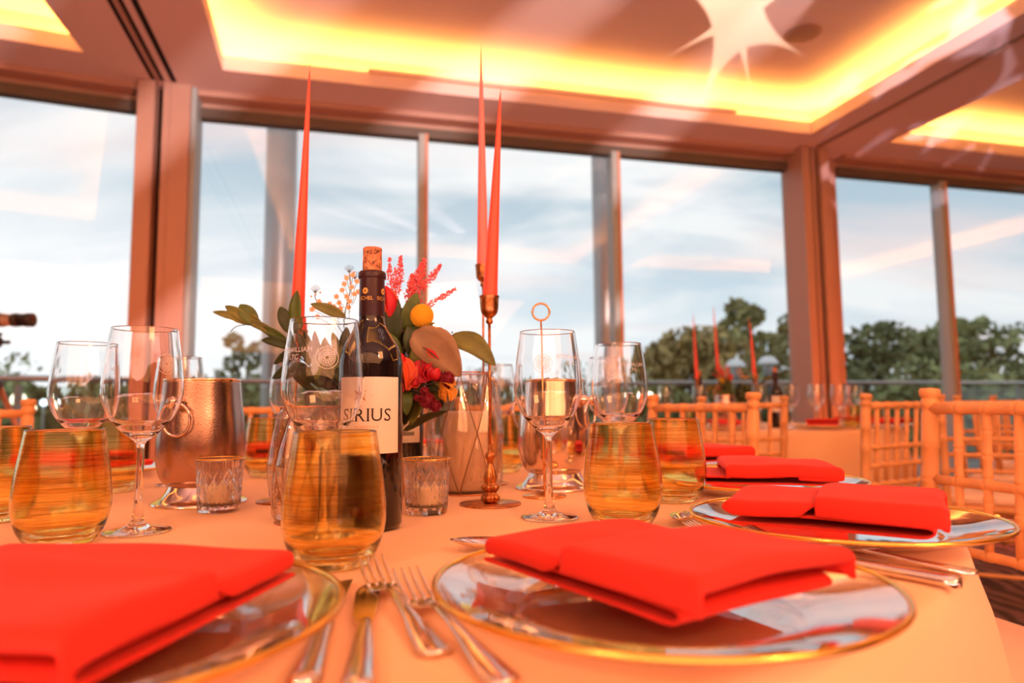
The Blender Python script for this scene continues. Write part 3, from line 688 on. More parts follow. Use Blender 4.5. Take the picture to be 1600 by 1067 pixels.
for i, (x, y, rz, st, lab) in enumerate(((.40, 1.555, .4, 'tri', 'red napkin seen through the back right amber tumbler'), (.13, 1.87, 1.2, 'roll', 'red napkin on the far side behind the ice bucket'), (-.26, 1.92, 1.7, 'step', 'red napkin on the far side behind the flowers'), (-.63, 1.80, 2.2, 'roll', 'red napkin seen above the far amber tumbler beside the left ice bucket'), (-.93, 1.50, 2.8, 'tri', 'red napkin seen through the large left amber tumbler'))):
    napkin('n', (x, y, NZ), rz, .23, .15, st, 10 + i, lab)

# ------------------------------------------------------------------ cutlery, lying from end (handle) to tip
m_steel = mat('polished_steel', (.80, .74, .70), .10, 1.)
def strip(bm, secs, th=.0022):
    """secs: (s, halfwidth, z) along +Y; gives a rounded solid bar of changing width"""
    rings = []
    for (s, hw, z) in secs:
        h = th / 2 if len(str(s)) else th
        ring = [(-hw, 0), (-hw * .7, h), (0, h * 1.35), (hw * .7, h), (hw, 0), (hw * .7, -h), (0, -h), (-hw * .7, -h)]
        rings.append([bm.verts.new((a, s, z + b)) for a, b in ring])
    for i in range(len(rings) - 1):
        for k in range(8): bm.faces.new((rings[i][k], rings[i][(k + 1) % 8], rings[i + 1][(k + 1) % 8], rings[i + 1][k]))
    bm.faces.new(rings[0]); bm.faces.new(rings[-1][::-1])
def zarc(s):  # the wave of a fork or spoon over the table
    return [v for v in (0,)][0]
HANDLE = [(0, .004, .0035), (.002, .0095, .003), (.008, .0115, .003), (.03, .0098, .0045), (.06, .0060, .0075), (.09, .0040, .0105), (.115, .0034, .0120), (.128, .0036, .0110)]
def fork_parts(root):
    bm = B(); strip(bm, [(a, b, c) for a, b, c in HANDLE], .0034); obj('handle', bm, m_steel, root)
    bm = B(); strip(bm, [(.127, .0036, .0112), (.135, .0060, .0088), (.143, .0108, .0066), (.152, .0124, .0062), (.158, .0124, .0068)], .0020); obj('neck', bm, m_steel, root)
    for k in range(4):
        x = (k - 1.5) * .0066; bm = B()
        tube(bm, spline([(x, .157, .0068), (x, .172, .0098), (x * 1.02, .188, .0150), (x * 1.0, .203, .0215)], 4), [.0017] * 8 + [.0016, .0014, .0012, .0010, .0006], 6); obj('tine', bm, m_steel, root)
def spoon_parts(root):
    bm = B(); strip(bm, [(a, b, c) for a, b, c in HANDLE], .0034); obj('handle', bm, m_steel, root)
    bm = B(); n = 12; rows = []
    for i in range(n + 1):
        f = i / n; s = .126 + .068 * f; hw = .0185 * math.sin(PI * min(1, (.12 + .88 * f))) ** .62 if f < 1 else .002; hw = max(hw, .0036) if f < .5 else max(hw, .001)
        row = []
        for j in range(9):
            q = j / 4 - 1; dep = .0085 * math.sin(PI * min(1, f * .96 + .02)) * (1 - q * q); row.append(bm.verts.new((q * hw, s, .0108 - dep + .002 * f)))
        rows.append(row)
    for i in range(n):
        for j in range(8): bm.faces.new((rows[i][j], rows[i][j + 1], rows[i + 1][j + 1], rows[i + 1][j]))
    o = obj('bowl', bm, m_steel, root); sd = o.modifiers.new('t', 'SOLIDIFY'); sd.thickness = .0012; sd.offset = -1
def knife_parts(root):
    bm = B(); strip(bm, [(0, .004, .005), (.003, .0092, .005), (.012, .0105, .005), (.05, .0085, .005), (.09, .0068, .005), (.108, .0062, .005), (.112, .0048, .005)], .0075); obj('handle', bm, m_steel, root)
    bm = B(); out = [(.111, -.0045, .0045), (.118, -.0072, .0045), (.13, -.0095, .0058), (.16, -.0105, .0072), (.19, -.0105, .0080), (.205, -.0085, .0085), (.216, -.003, .0088), (.222, .0072, .0089)]
    top = [bm.verts.new((x, s, .0058)) for s, x, _ in out] + [bm.verts.new((h, s, .0058)) for s, _, h in out[::-1]]
    f = bm.faces.new(top); e = bmesh.ops.extrude_face_region(bm, geom=[f]); bmesh.ops.translate(bm, vec=(0, 0, -.0016), verts=[q for q in e['geom'] if isinstance(q, bmesh.types.BMVert)])
    obj('blade', bm, m_steel, root, smooth=False)
PRO = {}
def cutlery(kind, end, tip, label, z=0, group='cutlery on the near table'):
    rz = math.atan2(tip[1] - end[1], tip[0] - end[0]) - PI / 2
    if kind not in PRO:
        g = thing(kind, label, kind, (end[0], end[1], TZ + z), rz, group); {'fork': fork_parts, 'spoon': spoon_parts, 'knife': knife_parts}[kind](g); PRO[kind] = g
    else: dup(PRO[kind], None, (end[0], end[1], TZ + z), rz, label)
cutlery('fork', (-.046, .424), (-.128, .617), 'fork in front, the left one of the two beside the front plate')
cutlery('fork', (-.004, .380), (-.090, .570), 'fork in front, lying closest to the front plate with its handle toward us')
cutlery('fork', (.402, .608), (.231, .752), 'fork whose tines reach beneath the right edge plate, handle end toward the table edge')
cutlery('fork', (.337, .630), (.180, .783), 'fork partly hidden behind the front red napkin, outer one of that pair')
cutlery('fork', (.535, .975), (.330, .985), 'fork between the right edge plate and the plate behind it')
cutlery('fork', (-.470, .425), (-.425, .622), 'fork at the left edge of the picture, inner one beside the lower left plate')
cutlery('fork', (-.515, .425), (-.462, .612), 'fork at the left edge of the picture, outer one')
cutlery('knife', (-.112, .372), (-.145, .592), 'knife leaning nearest to the lower left plate rim')
cutlery('knife', (-.081, .365), (-.120, .588), 'knife with broad dark blade, right one of the two lower left knives')
cutlery('knife', (.360, .566), (.222, .738), 'knife right of the front plate with its flat handle end toward the table edge')
cutlery('spoon', (.128, .716), (-.068, .722), 'dessert spoon above the front plate, bowl left of the napkin corner')
cutlery('spoon', (.290, 1.010), (.200, .845), 'spoon lying beside the right amber tumblers')
cutlery('spoon', (-.755, .655), (-.588, .750), 'spoon at the left picture edge in front of the cut tumbler')

# ------------------------------------------------------------------ bottles
m_btl = mat('dark_bottle_glass', (.006, .004, .004), .035, spec=.6, coat=.3)
m_caps = mat('maroon_capsule', (.035, .008, .010), .35, bump=(60, .2))
m_label = mat('cream_label', (.86, .78, .66), .6)
m_ink = mat('black_ink', (.03, .015, .012), .6); m_gink = mat('gold_ink', (.75, .42, .09), .4, .4)
BR = .0395
BPROF = [(0, .004), (.030, .002), (.0375, .003), (BR, .008), (BR, .10), (BR, .196)] + prof_s([(BR, .196), (.0388, .208), (.0345, .224), (.0250, .240), (.0180, .252), (.0155, .266), (.0150, .29)], 5)[1:] + [(.0148, .312), (.0165, .3125), (.0168, .3155), (.0165, .318), (.0155, .3185), (.0155, .320), (0, .320)]
def serif_text(txt, size, gap):
    """capitals with bracket strokes at their feet and heads"""
    gs = []; x = 0; adv = []
    for ch in txt:
        V, Fc = text_geo(ch, size); mn = min(a for a, b in V); mx = max(a for a, b in V); adv.append((V, Fc, mn, mx))
    tot = sum(a[3] - a[2] for a in adv) + gap * (len(txt) - 1); x = -tot / 2
    for ch, (V, Fc, mn, mx) in zip(txt, adv):
        wch = mx - mn; gs.append(((([(a - mn, b) for a, b in V]), Fc), x, 0)); top = max(b for a, b in V); t_ = size * .035; s_ = size * .085
        feet = {'I': [(wch / 2, 0), (wch / 2, top)], 'R': [(size * .05, 0), (size * .05, top), (wch - size * .03, 0)], 'U': [(size * .05, top), (wch - size * .05, top)]}.get(ch, [])
        for fx, fy in feet: gs.append((line_geo([(fx - s_, fy), (fx + s_, fy)], t_), x, 0))
        if ch == 'S': gs.append((line_geo([(wch * .93, top * .98), (wch * .93, top * .72)], t_), x, 0)); gs.append((line_geo([(wch * .04, top * .02), (wch * .04, top * .28)], t_), x, 0))
        x += wch + gap
    return join(gs)
def star_geo():
    V = [(0, 0)]; Fc = []
    for k in range(16):
        a = 2 * PI * k / 16; r = .0040 if k % 2 else (.0145 if k % 4 == 0 else .0098); V.append((r * math.sin(a), r * math.cos(a)))
    for k in range(16): Fc.append((0, 1 + k, 1 + (k + 1) % 16))
    return V, Fc
def patch(bm, r, a0, a1, z0, z1, n=24):
    vs_ = [[bm.verts.new((r * math.cos(a0 + (a1 - a0) * i / n), r * math.sin(a0 + (a1 - a0) * i / n), z)) for i in range(n + 1)] for z in (z0, z1)]
    for i in range(n): bm.faces.new((vs_[0][i], vs_[0][i + 1], vs_[1][i + 1], vs_[1][i]))
def bottle(loc, rz, label, back=False, cork=True, full=True, group=None):
    g = thing('wine_bottle', label, 'bottle', (loc[0], loc[1], TZ), rz, group)
    bm = B(); lathe(bm, BPROF, 56); obj('bottle_body', bm, m_btl, g)
    bm = B(); lathe(bm, [(.01545, .262), (.01595, .264), (.01595, .295), (.01570, .311), (.01565, .312), (.0173, .3125), (.0176, .3155), (.0173, .3195), (.0160, .3215), (.0105, .3215)], 48); cp = obj('capsule', bm, m_caps, g); cp['label'] = 'maroon foil capsule'
    if full:
        for k in range(4):
            bm = wrap(text_geo('SICHEL', .0066), .2835, -PI / 2 - .55 + k * PI / 2, lambda z: .01600, .0002); obj('capsule_lettering', bm, m_gink, cp, smooth=False)
            V = []; Fc = []
            for kk in range(7):
                a = kk * 2 * PI / 7; rg = ring_geo(0.0003, .0016, 8, .0026 * math.cos(a), .0026 * math.sin(a)); b0 = len(V); V += rg[0]; Fc += [tuple(i + b0 for i in f) for f in rg[1]]
            obj('capsule_emblem', wrap((V, Fc), .2950, -PI / 2 - .55 + k * PI / 2, lambda z: .01600, .0002), m_gink, cp, smooth=False)
            obj('capsule_lettering', wrap(line_geo([(-.010, 0), (.010, 0)], .0008), .2805, -PI / 2 - .55 + k * PI / 2, lambda z: .01600, .0002), m_gink, cp, smooth=False)
    if cork:
        bm = B(); lathe(bm, prof_s([(.0120, .321), (.0122, .332), (.0118, .345), (.0121, .3515)], 3) + [(.0112, .3525), (0, .3525)], 32); ck = obj('cork', bm, mat('stained_cork', (.52, .20, .085), .85, var=(130, .55)), g)
        rr = random.Random(5)
        if full:
            for k in range(26):
                a = -PI / 2 + rr.uniform(-.9, 1.1); z = rr.uniform(.323, .350); q = [(rr.uniform(-.0022, .0022), rr.uniform(-.0022, .0022)) for _ in range(4)]
                obj('cork_print', wrap(line_geo(q, .00045), z, a, lambda z_: .0122, .0003), m_ink, ck, smooth=False)
    if not back:
        bm = B(); patch(bm, BR + .0003, -PI / 2 - 1.08, -PI / 2 + .98, .094, .186); lb = obj('front_label', bm, m_label, g); lb['label'] = 'cream paper label with star and black lettering'
        if full:
            rf = lambda z: BR
            obj('label_star', wrap(star_geo(), .1635, -PI / 2 - .30, rf, .0006), mat('star_gold_print', (.50, .20, .03), .5), lb, smooth=False)
            obj('label_lettering', wrap(serif_text('SIRIUS', .0215, .0030), .1330, -PI / 2 - .12, rf, .0006), m_ink, lb, smooth=False)
            obj('label_lettering', wrap(text_geo('B O R D E A U X', .0040), .1245, -PI / 2 - .12, rf, .0006), m_gink, lb, smooth=False)
            obj('label_lettering', wrap(text_geo('2018', .0045), .1065, -PI / 2 - .30, rf, .0006), m_ink, lb, smooth=False)
            obj('label_lettering', wrap(line_geo([(-.006, 0), (.006, 0)], .0007), .1035, -PI / 2 - .30, rf, .0006), m_ink, lb, smooth=False)
    else:
        bm = B(); patch(bm, BR + .0003, -PI / 2 - .6, -PI / 2 + .95, .088, .180); lb = obj('back_label', bm, m_label, g); lb['label'] = 'cream back label with fine print and bar code'
        rf = lambda z: BR; gs = []
        rr = random.Random(9)
        for k in range(17):
            if k in (6, 12): continue
            x = -.016
            while x < .026: wl_ = rr.uniform(.002, .006); gs.append((line_geo([(x, .072 - k * .0033), (min(.028, x + wl_), .072 - k * .0033)], .0007), 0, 0)); x += wl_ + .0012
        for k in range(22): gs.append((line_geo([(.004 + k * .00095, .006), (.004 + k * .00095, .0125)], .00035 + .0003 * (k % 3 == 0)), 0, 0))
        obj('label_print', wrap(join(gs), .094, -PI / 2, rf, .0006), m_ink, lb, smooth=False)
    return g
bottle((-.178, .862), R(11), 'dark wine bottle with cream front label and a cork in its mouth', full=True)
bottle((-.196, 1.205), R(8), 'second dark wine bottle behind, only its back label and side showing', back=True, cork=False, full=False)

# ------------------------------------------------------------------ ice buckets
m_bkt = mat('polished_bucket_steel', (.80, .68, .62), .13, 1., bump=(35, .03))
m_frostm = mat('chilled_matt_steel', (.50, .33, .28), .24, 1., bump=(400, .12))
def bucket(loc, rz, label, frostband):
    g = thing('wine_bucket', label, 'ice bucket', (loc[0], loc[1], TZ), rz)
    pr = prof_s([(.050, .031), (.0585, .041), (.0640, .060), (.0660, .085), (.0655, .105), (.0630, .130), (.0590, .160), (.0558, .1925)], 6)
    bm = B(); lathe(bm, [(0, .029), (.046, .029)] + pr + [(.0553, .1942), (.0548, .193)] + [(r - .0012, z) for r, z in pr[::-1][1:]] + [(.04, .033), (0, .033)], 96); obj('bucket_body', bm, m_frostm if frostband else m_bkt, g)
    bm = B(); lathe(bm, [(0, .010), (.055, .006), (.066, .0), (.0705, .0), (.0710, .002), (.0690, .005)] + prof_s([(.0690, .005), (.060, .009), (.0515, .018), (.0465, .028), (.0455, .031)], 5)[1:] + [(0, .031)], 80); obj('pedestal_foot', bm, m_bkt, g)
    bm = B(); lathe(bm, [(.0560, .1910), (.0566, .1925), (.0566, .1945), (.0556, .1955), (.0546, .1945), (.0546, .192)], 96); obj('rim_band', bm, mat('rim_gilt', (.88, .62, .38), .15, 1.), g)
    for sgn in (0, PI):
        bm = B(); M = Matrix.Rotation(sgn, 4, 'Z') @ Matrix.Translation((.062, 0, .158)) @ Matrix.Rotation(PI / 2, 4, 'Y')
        lathe(bm, [(.009, -.004), (.010, 0), (.007, .004), (.006, .010), (.0095, .013), (.0095, .017), (0, .0185)], 28, M); kb = obj('knob', bm, m_bkt, g)
        bm = B(); c = Vector((.072, 0, .133)); pts = [(c.x + .002 * math.cos(a), .0225 * math.sin(a), c.z + .0245 * math.cos(a)) for a in [2 * PI * k / 40 for k in range(40)]]
        pts = [Matrix.Rotation(sgn, 4, 'Z') @ Vector(q) for q in pts]; tube(bm, pts, .0022, 10, closed=True); obj('ring_handle', bm, m_bkt, kb)
    # the ice heaped inside, just above the rim
    bm = B(); rr = random.Random(int(loc[0] * 100) + 7)
    for k in range(26):
        a = rr.uniform(0, 2 * PI); q = .038 * math.sqrt(rr.random()); M = Matrix.Translation((q * math.cos(a), q * math.sin(a), .178 + rr.uniform(-.004, .010))) @ Matrix.Rotation(rr.uniform(0, 3), 4, (1, .4, .2)); add_box(bm, (0, 0, 0), (.018, .018, .014), M, .002)
    ic = obj('ice', bm, mat('ice', (.95, .9, .88), .08, trans=.9, ior=1.31), g, smooth=False); ic['kind'] = 'stuff'
    return g
bucket((-.496, 1.098), R(-96), 'misted metal wine bucket with ring handle at left', True)
bucket((.075, 1.25), R(150), 'shiny metal wine bucket behind the wine glass and brass number stand', False)

# ------------------------------------------------------------------ votives (cut glass with a little candle)
m_cut = blown('cut_crystal', 1.5, .12)
m_wax = mat('ivory_wax', (.95, .74, .52), .55, sss=.3)
def votive_body():
    bm = B(); H = .076
    def fn(r, z, a):
        if .010 < z < .062 and r > .028:
            n = 15; s_ = z / .0125 ; p = a * n / (2 * PI)
            d1 = abs(((p + s_ * .5) % 1) - .5); d2 = abs(((p - s_ * .5) % 1) - .5); d = min(d1, d2)
            fade = min(1, (.064 - z) / .01 + .6 * abs(((p * 1) % 1) - .5))
            return r - .0022 * max(0, 1 - d / .18), z
        return r, z
    out = [(0, 0), (.026, 0), (.0285, .001), (.0290, .004)] + [(.0290 + (.0335 - .0290) * (z / H), z) for z in [.008 + k * .0012 for k in range(50)]] + [(.0333, .0735), (.0335, H)]
    out = [(r, z) for r, z in out if z <= H]
    inn = [(.0325, H + .0005), (.0318, H)] + [(.0272 + (.0318 - .0272) * (z / H), z) for z in (.06, .045, .03, .018, .013)] + [(.022, .0105), (0, .010)]
    lathe(bm, out, 180, None, fn) if False else lathe(bm, out + inn, 180, None, lambda r, z, a: fn(r, z, a) if r > .0288 else (r, z)); return bm
def make_votive():
    g = thing('votive_holder', 'x', 'candle holder', (0, 0, TZ)); obj('holder_body', votive_body(), m_cut, g)
    bm = B(); tube(bm, [(.0330 * math.cos(2 * PI * k / 64), .0330 * math.sin(2 * PI * k / 64), .0762) for k in range(64)], .0011, 8, closed=True); gr = obj('gold_rim', bm, m_gold, g); gr['label'] = 'gold rim'
    return g
VT = [(-.429, 1.012, 'cut glass votive holder in front of the left ice bucket'), (-.122, .977, 'cut glass votive holder just right of the labelled bottle'), (-.150, 1.310, 'small cut glass votive holder behind, between back bottle and candle vase')]
v0 = make_votive()
bm = B(); lathe(bm, prof_s([(.0185, 0), (.0195, .002), (.0195, .024), (.0170, .0275)], 3) + [(.004, .026), (0, .026)], 32); c0 = obj('votive_candle', bm, m_wax)
bm = B(); tube(bm, [(0, 0, .0255), (.0006, 0, .031)], .0007, 6); obj('wick', bm, m_ink, c0)
for i, (x, y, lab) in enumerate(VT):
    if i == 0: v0.location = (x, y, TZ); tag(v0, lab, 'candle holder', 'cut glass votives')
    else: dup(v0, None, (x, y, TZ), i * .8, lab)
    cc = c0 if i == 0 else dup(c0); cc.location = (x, y, TZ + .0108); tag(cc, lab.replace('cut glass votive holder', 'short ivory candle inside the votive').replace('small ', ''), 'candle', 'votive candles')

# ------------------------------------------------------------------ hurricane vases: glass blown through a wire net, pillar candle inside
m_vgl = thin_glass('vase_glass', (1, .98, .97), 1.6, 2.4)
m_wire = mat('dark_brass_wire', (.30, .13, .05), .35, .9)
m_rim = mat('copper_rim', (.62, .25, .10), .3, .9)
def hurricane(loc, Rb, H, cr, ch, label, clabel, rz=0, nd=6, nv=2):
    g = thing('candle_vase', label, 'candle vase', (loc[0], loc[1], TZ), rz); tw = thing
    def Rz(z): f = z / H; return Rb * (.80 + .20 * math.sin(PI * min(1, max(0, f * .92 + .10))) ** .8)
    seg = H / nv
    def cell(z, a):
        # distance to the diamond net, 0 on a wire, 1 at a cell's heart
        p = a * nd / (2 * PI); q = z / seg
        d1 = abs(((p + q * .5 + .0) % 1) - .5) * 2; d2 = abs(((p - q * .5) % 1) - .5) * 2
        return min(1 - d1, 1 - d2) if False else min(abs(((p + q * .5) % 1 + .5) % 1 - .5), abs(((p - q * .5) % 1 + .5) % 1 - .5)) * 2
    bm = B(); zs = [k * H / 48 for k in range(49)]
    def fn(r, z, a): c = cell(z, a); e = min(1, min(z, H - z) / (H * .09)); return r + .0095 * (Rb / .06) * (c ** .6) * e * 1.25 - .002, z
    out = [(Rb * .55, .0)] + [(Rz(z), z) for z in zs]
    bm2 = []
    inn = [(Rz(H) - .003, H + .0005)] + [(Rz(z) - .0028, z) for z in zs[::-1] if z > .006] + [(Rb * .6, .005), (0, .005)]
    lathe(bm, [(0, 0)] + out + inn, 144, None, lambda r, z, a: fn(r, z, a) if z > .0005 and r > Rb * .62 else (r, z)); obj('vase_glass', bm, m_vgl, g)
    for k in range(nd):
        for s in (1, -1):
            pts = []
            for i in range(41):
                z = H * i / 40; a = (k - s * z / seg * .5) * 2 * PI / nd; pts.append(((Rz(z) - .0004) * math.cos(a), (Rz(z) - .0004) * math.sin(a), z))
            bm = B(); tube(bm, pts, .0008, 5); obj('wire', bm, m_wire, g)
    for zz, rr_ in ((0.001, .0013), (H, .0013)):
        bm = B(); r_ = Rz(zz); tube(bm, [(r_ * math.cos(2 * PI * k / 64), r_ * math.sin(2 * PI * k / 64), zz + .0005) for k in range(64)], rr_, 6, closed=True); obj('rim_wire', bm, m_rim, g)
    bm = B(); lathe(bm, [(0, 0), (cr, 0), (cr, ch - .003), (cr - .003, ch), (cr * .5, ch - .001), (0, ch - .004)], 48); c = obj('pillar_candle', bm, m_wax); c.location = (loc[0], loc[1], TZ + .0052); tag(c, clabel, 'candle')
    bm = B(); tube(bm, [(0, 0, ch - .005), (.001, 0, ch + .008)], .0009, 6); obj('wick', bm, m_ink, c)
    return g
hurricane((-.083, 1.205), .0615, .206, .039, .135, 'large bubbled glass candle vase in a wire net, behind the tall copper candlestick', 'thick ivory pillar candle inside the large wire net vase', .4)
hurricane((-.272, .918), .046, .150, .030, .082, 'smaller wire net candle vase left of the labelled bottle', 'ivory pillar candle inside the smaller wire net vase', .2)

# ------------------------------------------------------------------ candlesticks and tapers, number stand
m_cop = mat('antique_copper', (.50, .20, .07), .28, 1., var=(90, .45), bump=(220, .35))
m_tap = mat('coral_wax', (.92, .10, .055), .42, sss=.15)
m_tap2 = mat('pink_wax', (.85, .22, .20), .45, sss=.15)
def candlestick(loc, Hc, label, tlabel, tip, tr=.0115, m=None, lean=(0, 0)):
    g = thing('candlestick', label, 'candlestick', (loc[0], loc[1], TZ))
    bm = B(); lathe(bm, [(0, 0), (.0465, 0), (.047, .0012), (.0465, .0024), (0, .003)], 64); obj('base_disc', bm, m_cop, g)
    def fl(r, z, a): return (r * (1 + .07 * math.cos(10 * a)), z)
    bm = B(); lathe(bm, prof_s([(.008, .003), (.0125, .006), (.0135, .012), (.0095, .0165), (.0085, .019), (.0125, .0235), (.0128, .028), (.0085, .032), (.0098, .040), (.0070, .052), (.0042, .064), (.0072, .071), (.0065, .076), (.0035, .081), (.0024, .090)], 4) + [(0, .09)], 60, None, fl); obj('turned_foot', bm, m_cop, g)
    top = Vector((lean[0], lean[1], Hc))
    bm = B(); tube(bm, [(0, 0, .085), Vector((lean[0] * .85, lean[1] * .85, Hc - .042))], .0023, 10); obj('stem', bm, m_cop, g)
    bm = B(); M = Matrix.Translation((lean[0], lean[1], Hc - .045))
    lathe(bm, prof_s([(.002, 0), (.0050, .003), (.0055, .006), (.0042, .010), (.0058, .0115), (.0120, .018), (.0142, .028), (.0148, .040), (.0158, .045)], 4) + [(.0150, .0455), (.0125, .043), (.0118, .025), (0, .024)], 40, M); obj('candle_cup', bm, m_cop, g)
    base = Vector((loc[0] + lean[0], loc[1] + lean[1], TZ + Hc - .021)); d = Vector((tip[0] - base.x, tip[1] - base.y, 0)); hh = tip[2] - base.z
    bm = B(); n = 28; pts = []; rs = []
    for i in range(n + 1):
        f = i / n; pts.append((d.x * f, d.y * f, hh * f)); rs.append(tr * (1 - f) ** .82 * (.97 if f > .1 else 1) + .0010 * (1 if f < 1 else .6))
    tube(bm, pts, rs, 24); t_ = obj('taper_candle', bm, m or m_tap); t_.location = base; tag(t_, tlabel, 'candle')
    bm = B(); tube(bm, [(d.x, d.y, hh - .001), (d.x + .0005, d.y, hh + .006), (d.x - .0008, d.y, hh + .011)], .0006, 6); obj('wick', bm, mat('white_wick', (.8, .45, .3), .8), t_)
candlestick((-.035, 1.057), .320, 'copper candlestick with round disc base in front of the large wire net vase', 'coral taper candle, the lower and nearer one of the middle pair', (-.015, 1.057, 1.402))
candlestick((-.056, 1.326), .425, 'taller copper candlestick standing behind the large wire net vase', 'pink taper candle, the highest tip in the picture', (-.058, 1.326, 1.620), m=m_tap2)
candlestick((-.363, 1.111), .275, 'copper candlestick hidden behind the smaller wire net vase and the leaves', 'coral red taper candle at left, rising above the leaves', (-.339, 1.111, 1.468), lean=(.010, 0), tr=.0118)
g = thing('number_stand', 'slim brass place number stand with a ring on top, behind a wine glass', 'number stand', (.051, 1.138, TZ))
m_brass = mat('brass', (.80, .42, .16), .2, 1.)
bm = B(); lathe(bm, [(0, 0), (.0355, 0), (.036, .0015), (.0355, .003), (.012, .004), (.006, .008), (0, .008)], 48); obj('base_disc', bm, m_brass, g)
bm = B(); tube(bm, [(0, 0, .004), (-.002, 0, .291)], .0016, 8); obj('rod', bm, m_brass, g)
bm = B(); tube(bm, [(-.002 + .0142 * math.sin(2 * PI * k / 48), 0, .3055 + .0142 * math.cos(2 * PI * k / 48)) for k in range(48)], .0018, 10, closed=True); obj('ring', bm, m_brass, g)
# ------------------------------------------------------------------ flowers in the middle of the near table
m_leaf = mat('leaf_green', (.075, .12, .018), .45, var=(30, .35)); m_leaf2 = mat('leaf_olive', (.15, .16, .028), .45, var=(30, .3)); m_leafd = mat('leaf_dark', (.028, .048, .012), .45, var=(30, .35))
m_euc = mat('eucalyptus_grey', (.30, .19, .10), .6, var=(40, .2)); m_stem = mat('stem_green', (.13, .14, .04), .6); m_twig = mat('twig_dark', (.07, .03, .025), .7)
m_red = mat('petal_red', (.55, .015, .03), .5, sss=.1); m_redy = mat('petal_flame', (.72, .10, .03), .5, sss=.1); m_yel = mat('craspedia_yellow', (.85, .48, .02), .7, bump=(300, .5)); m_ast = mat('astilbe_coral', (.80, .14, .14), .7); m_wax1 = mat('waxflower_cream', (.88, .55, .32), .6); m_dr = mat('dark_red_pom', (.26, .015, .035), .7)
def leaf(bm, base, tip, wd, bend=(0, 0, .01), twist=0., n=10, tipp=.8):
    b, t_ = Vector(base), Vector(tip); mid = (b + t_) / 2 + Vector(bend); C = spline([b, mid, t_], n // 2); d = (t_ - b).normalized()
    side = d.cross(Vector((0, -1, 0))); side = side.normalized() if side.length > .1 else Vector((1, 0, 0)); side = Matrix.Rotation(twist, 3, d) @ side; nrm = side.cross(d).normalized()
    rows = []
    for i, c in enumerate(C):
        f = i / (len(C) - 1); w_ = wd * .5 * (math.sin(PI * f ** tipp)) ** .85 if 0 < f < 1 else wd * .02
        rows.append([bm.verts.new(c + side * w_ * q + nrm * (abs(q) * w_ * .28)) for q in (-1, -.5, 0, .5, 1)])
    for i in range(len(rows) - 1):
        for j in range(4): bm.faces.new((rows[i][j], rows[i][j + 1], rows[i + 1][j + 1], rows[i + 1][j]))
def mm(a, b, d=0): return Vector((a / 1000, d / 1000, b / 1000))
def P(px, py, d=0): return mm((px - 601) * 1.0, (784 - py) * 1.0, d)   # millimetres from the vase foot
fa = thing('flower_arrangement', 'flower arrangement of greenery, coral plumes, yellow ball and red blooms behind the bottle', 'flowers', (-.198, 1.055, TZ))
bm = B(); lathe(bm, prof_s([(.026, .0), (.031, .012), (.033, .05), (.028, .085), (.030, .112)], 5) + [(.0285, .112), (.026, .085), (.030, .05), (.026, .008), (0, .006)], 40); bm_v = obj('vase', bm, mat('small_brass_vase', (.55, .30, .12), .35, .8), fa)
def add_leaf(b, t_, wd, m=None, bend=(0, 0, .008), tw=0., tp=.8):
    bm = B(); leaf(bm, b, t_, wd / 1000, bend, tw, 10, tp); o = obj('leaf', bm, m or m_leaf, fa); sd = o.modifiers.new('t', 'SOLIDIFY'); sd.thickness = .0005; return o
def stem(pts, r=.0013, m=None, name='stem'):
    bm = B(); tube(bm, spline(pts, 6), r, 6); return obj(name, bm, m or m_stem, fa)
V0 = mm(0, 105)
# left spray reaching out
stem([V0, P(520, 600, 5), P(450, 545), P(395, 505), P(345, 484)], .0011, m_twig)
stem([P(395, 505), P(372, 508), P(362, 516)], .0006, m_twig)
for b, t_, w_, m in [((392, 505), (333, 485), 13, m_leaf2), ((395, 506), (352, 476), 17, m_leaf2), ((402, 508), (375, 474), 24, m_leaf), ((412, 512), (384, 488), 15, m_leaf2), ((436, 522), (376, 497), 13, m_leaf2), ((460, 541), (410, 530), 17, m_leafd), ((455, 520), (438, 478), 22, m_leafd), ((464, 515), (464, 452), 22, m_leaf), ((470, 545), (430, 568), 15, m_leafd), ((450, 530), (405, 511), 15, m_leaf), ((480, 570), (428, 590), 20, m_leafd)]:
    add_leaf(P(*b), P(*t_), w_, m, (0, -.004, .003), random.Random(b[0]).uniform(-.5, .5))
# dark mass behind the tall glass
rr = random.Random(21)
for k in range(34):
    a = rr.uniform(-1.35, 1.25); l0 = rr.uniform(15, 45); l1 = l0 + rr.uniform(45, 75); cx_, cz_ = rr.uniform(-60, 30), rr.uniform(105, 190)
    add_leaf(mm(cx_ + l0 * math.sin(a), cz_ + l0 * math.cos(a) * .4, rr.uniform(-25, 35)), mm(cx_ + l1 * math.sin(a), cz_ + l1 * math.cos(a), rr.uniform(-30, 45)), rr.uniform(15, 28), (m_leafd, m_leaf, m_leafd, m_leaf2)[k % 4], (0, -.004, .006), rr.uniform(-.9, .9))
for k in range(12):
    x = rr.uniform(585, 700); y = rr.uniform(520, 640); a = rr.uniform(-1, 1)
    add_leaf(P(x, y, rr.uniform(-15, 20)), P(x + 38 * math.sin(a), y - 38 * math.cos(a), rr.uniform(-20, 25)), rr.uniform(15, 24), (m_leafd, m_leaf, m_leaf2)[k % 3], (0, -.004, .004), rr.uniform(-.8, .8))
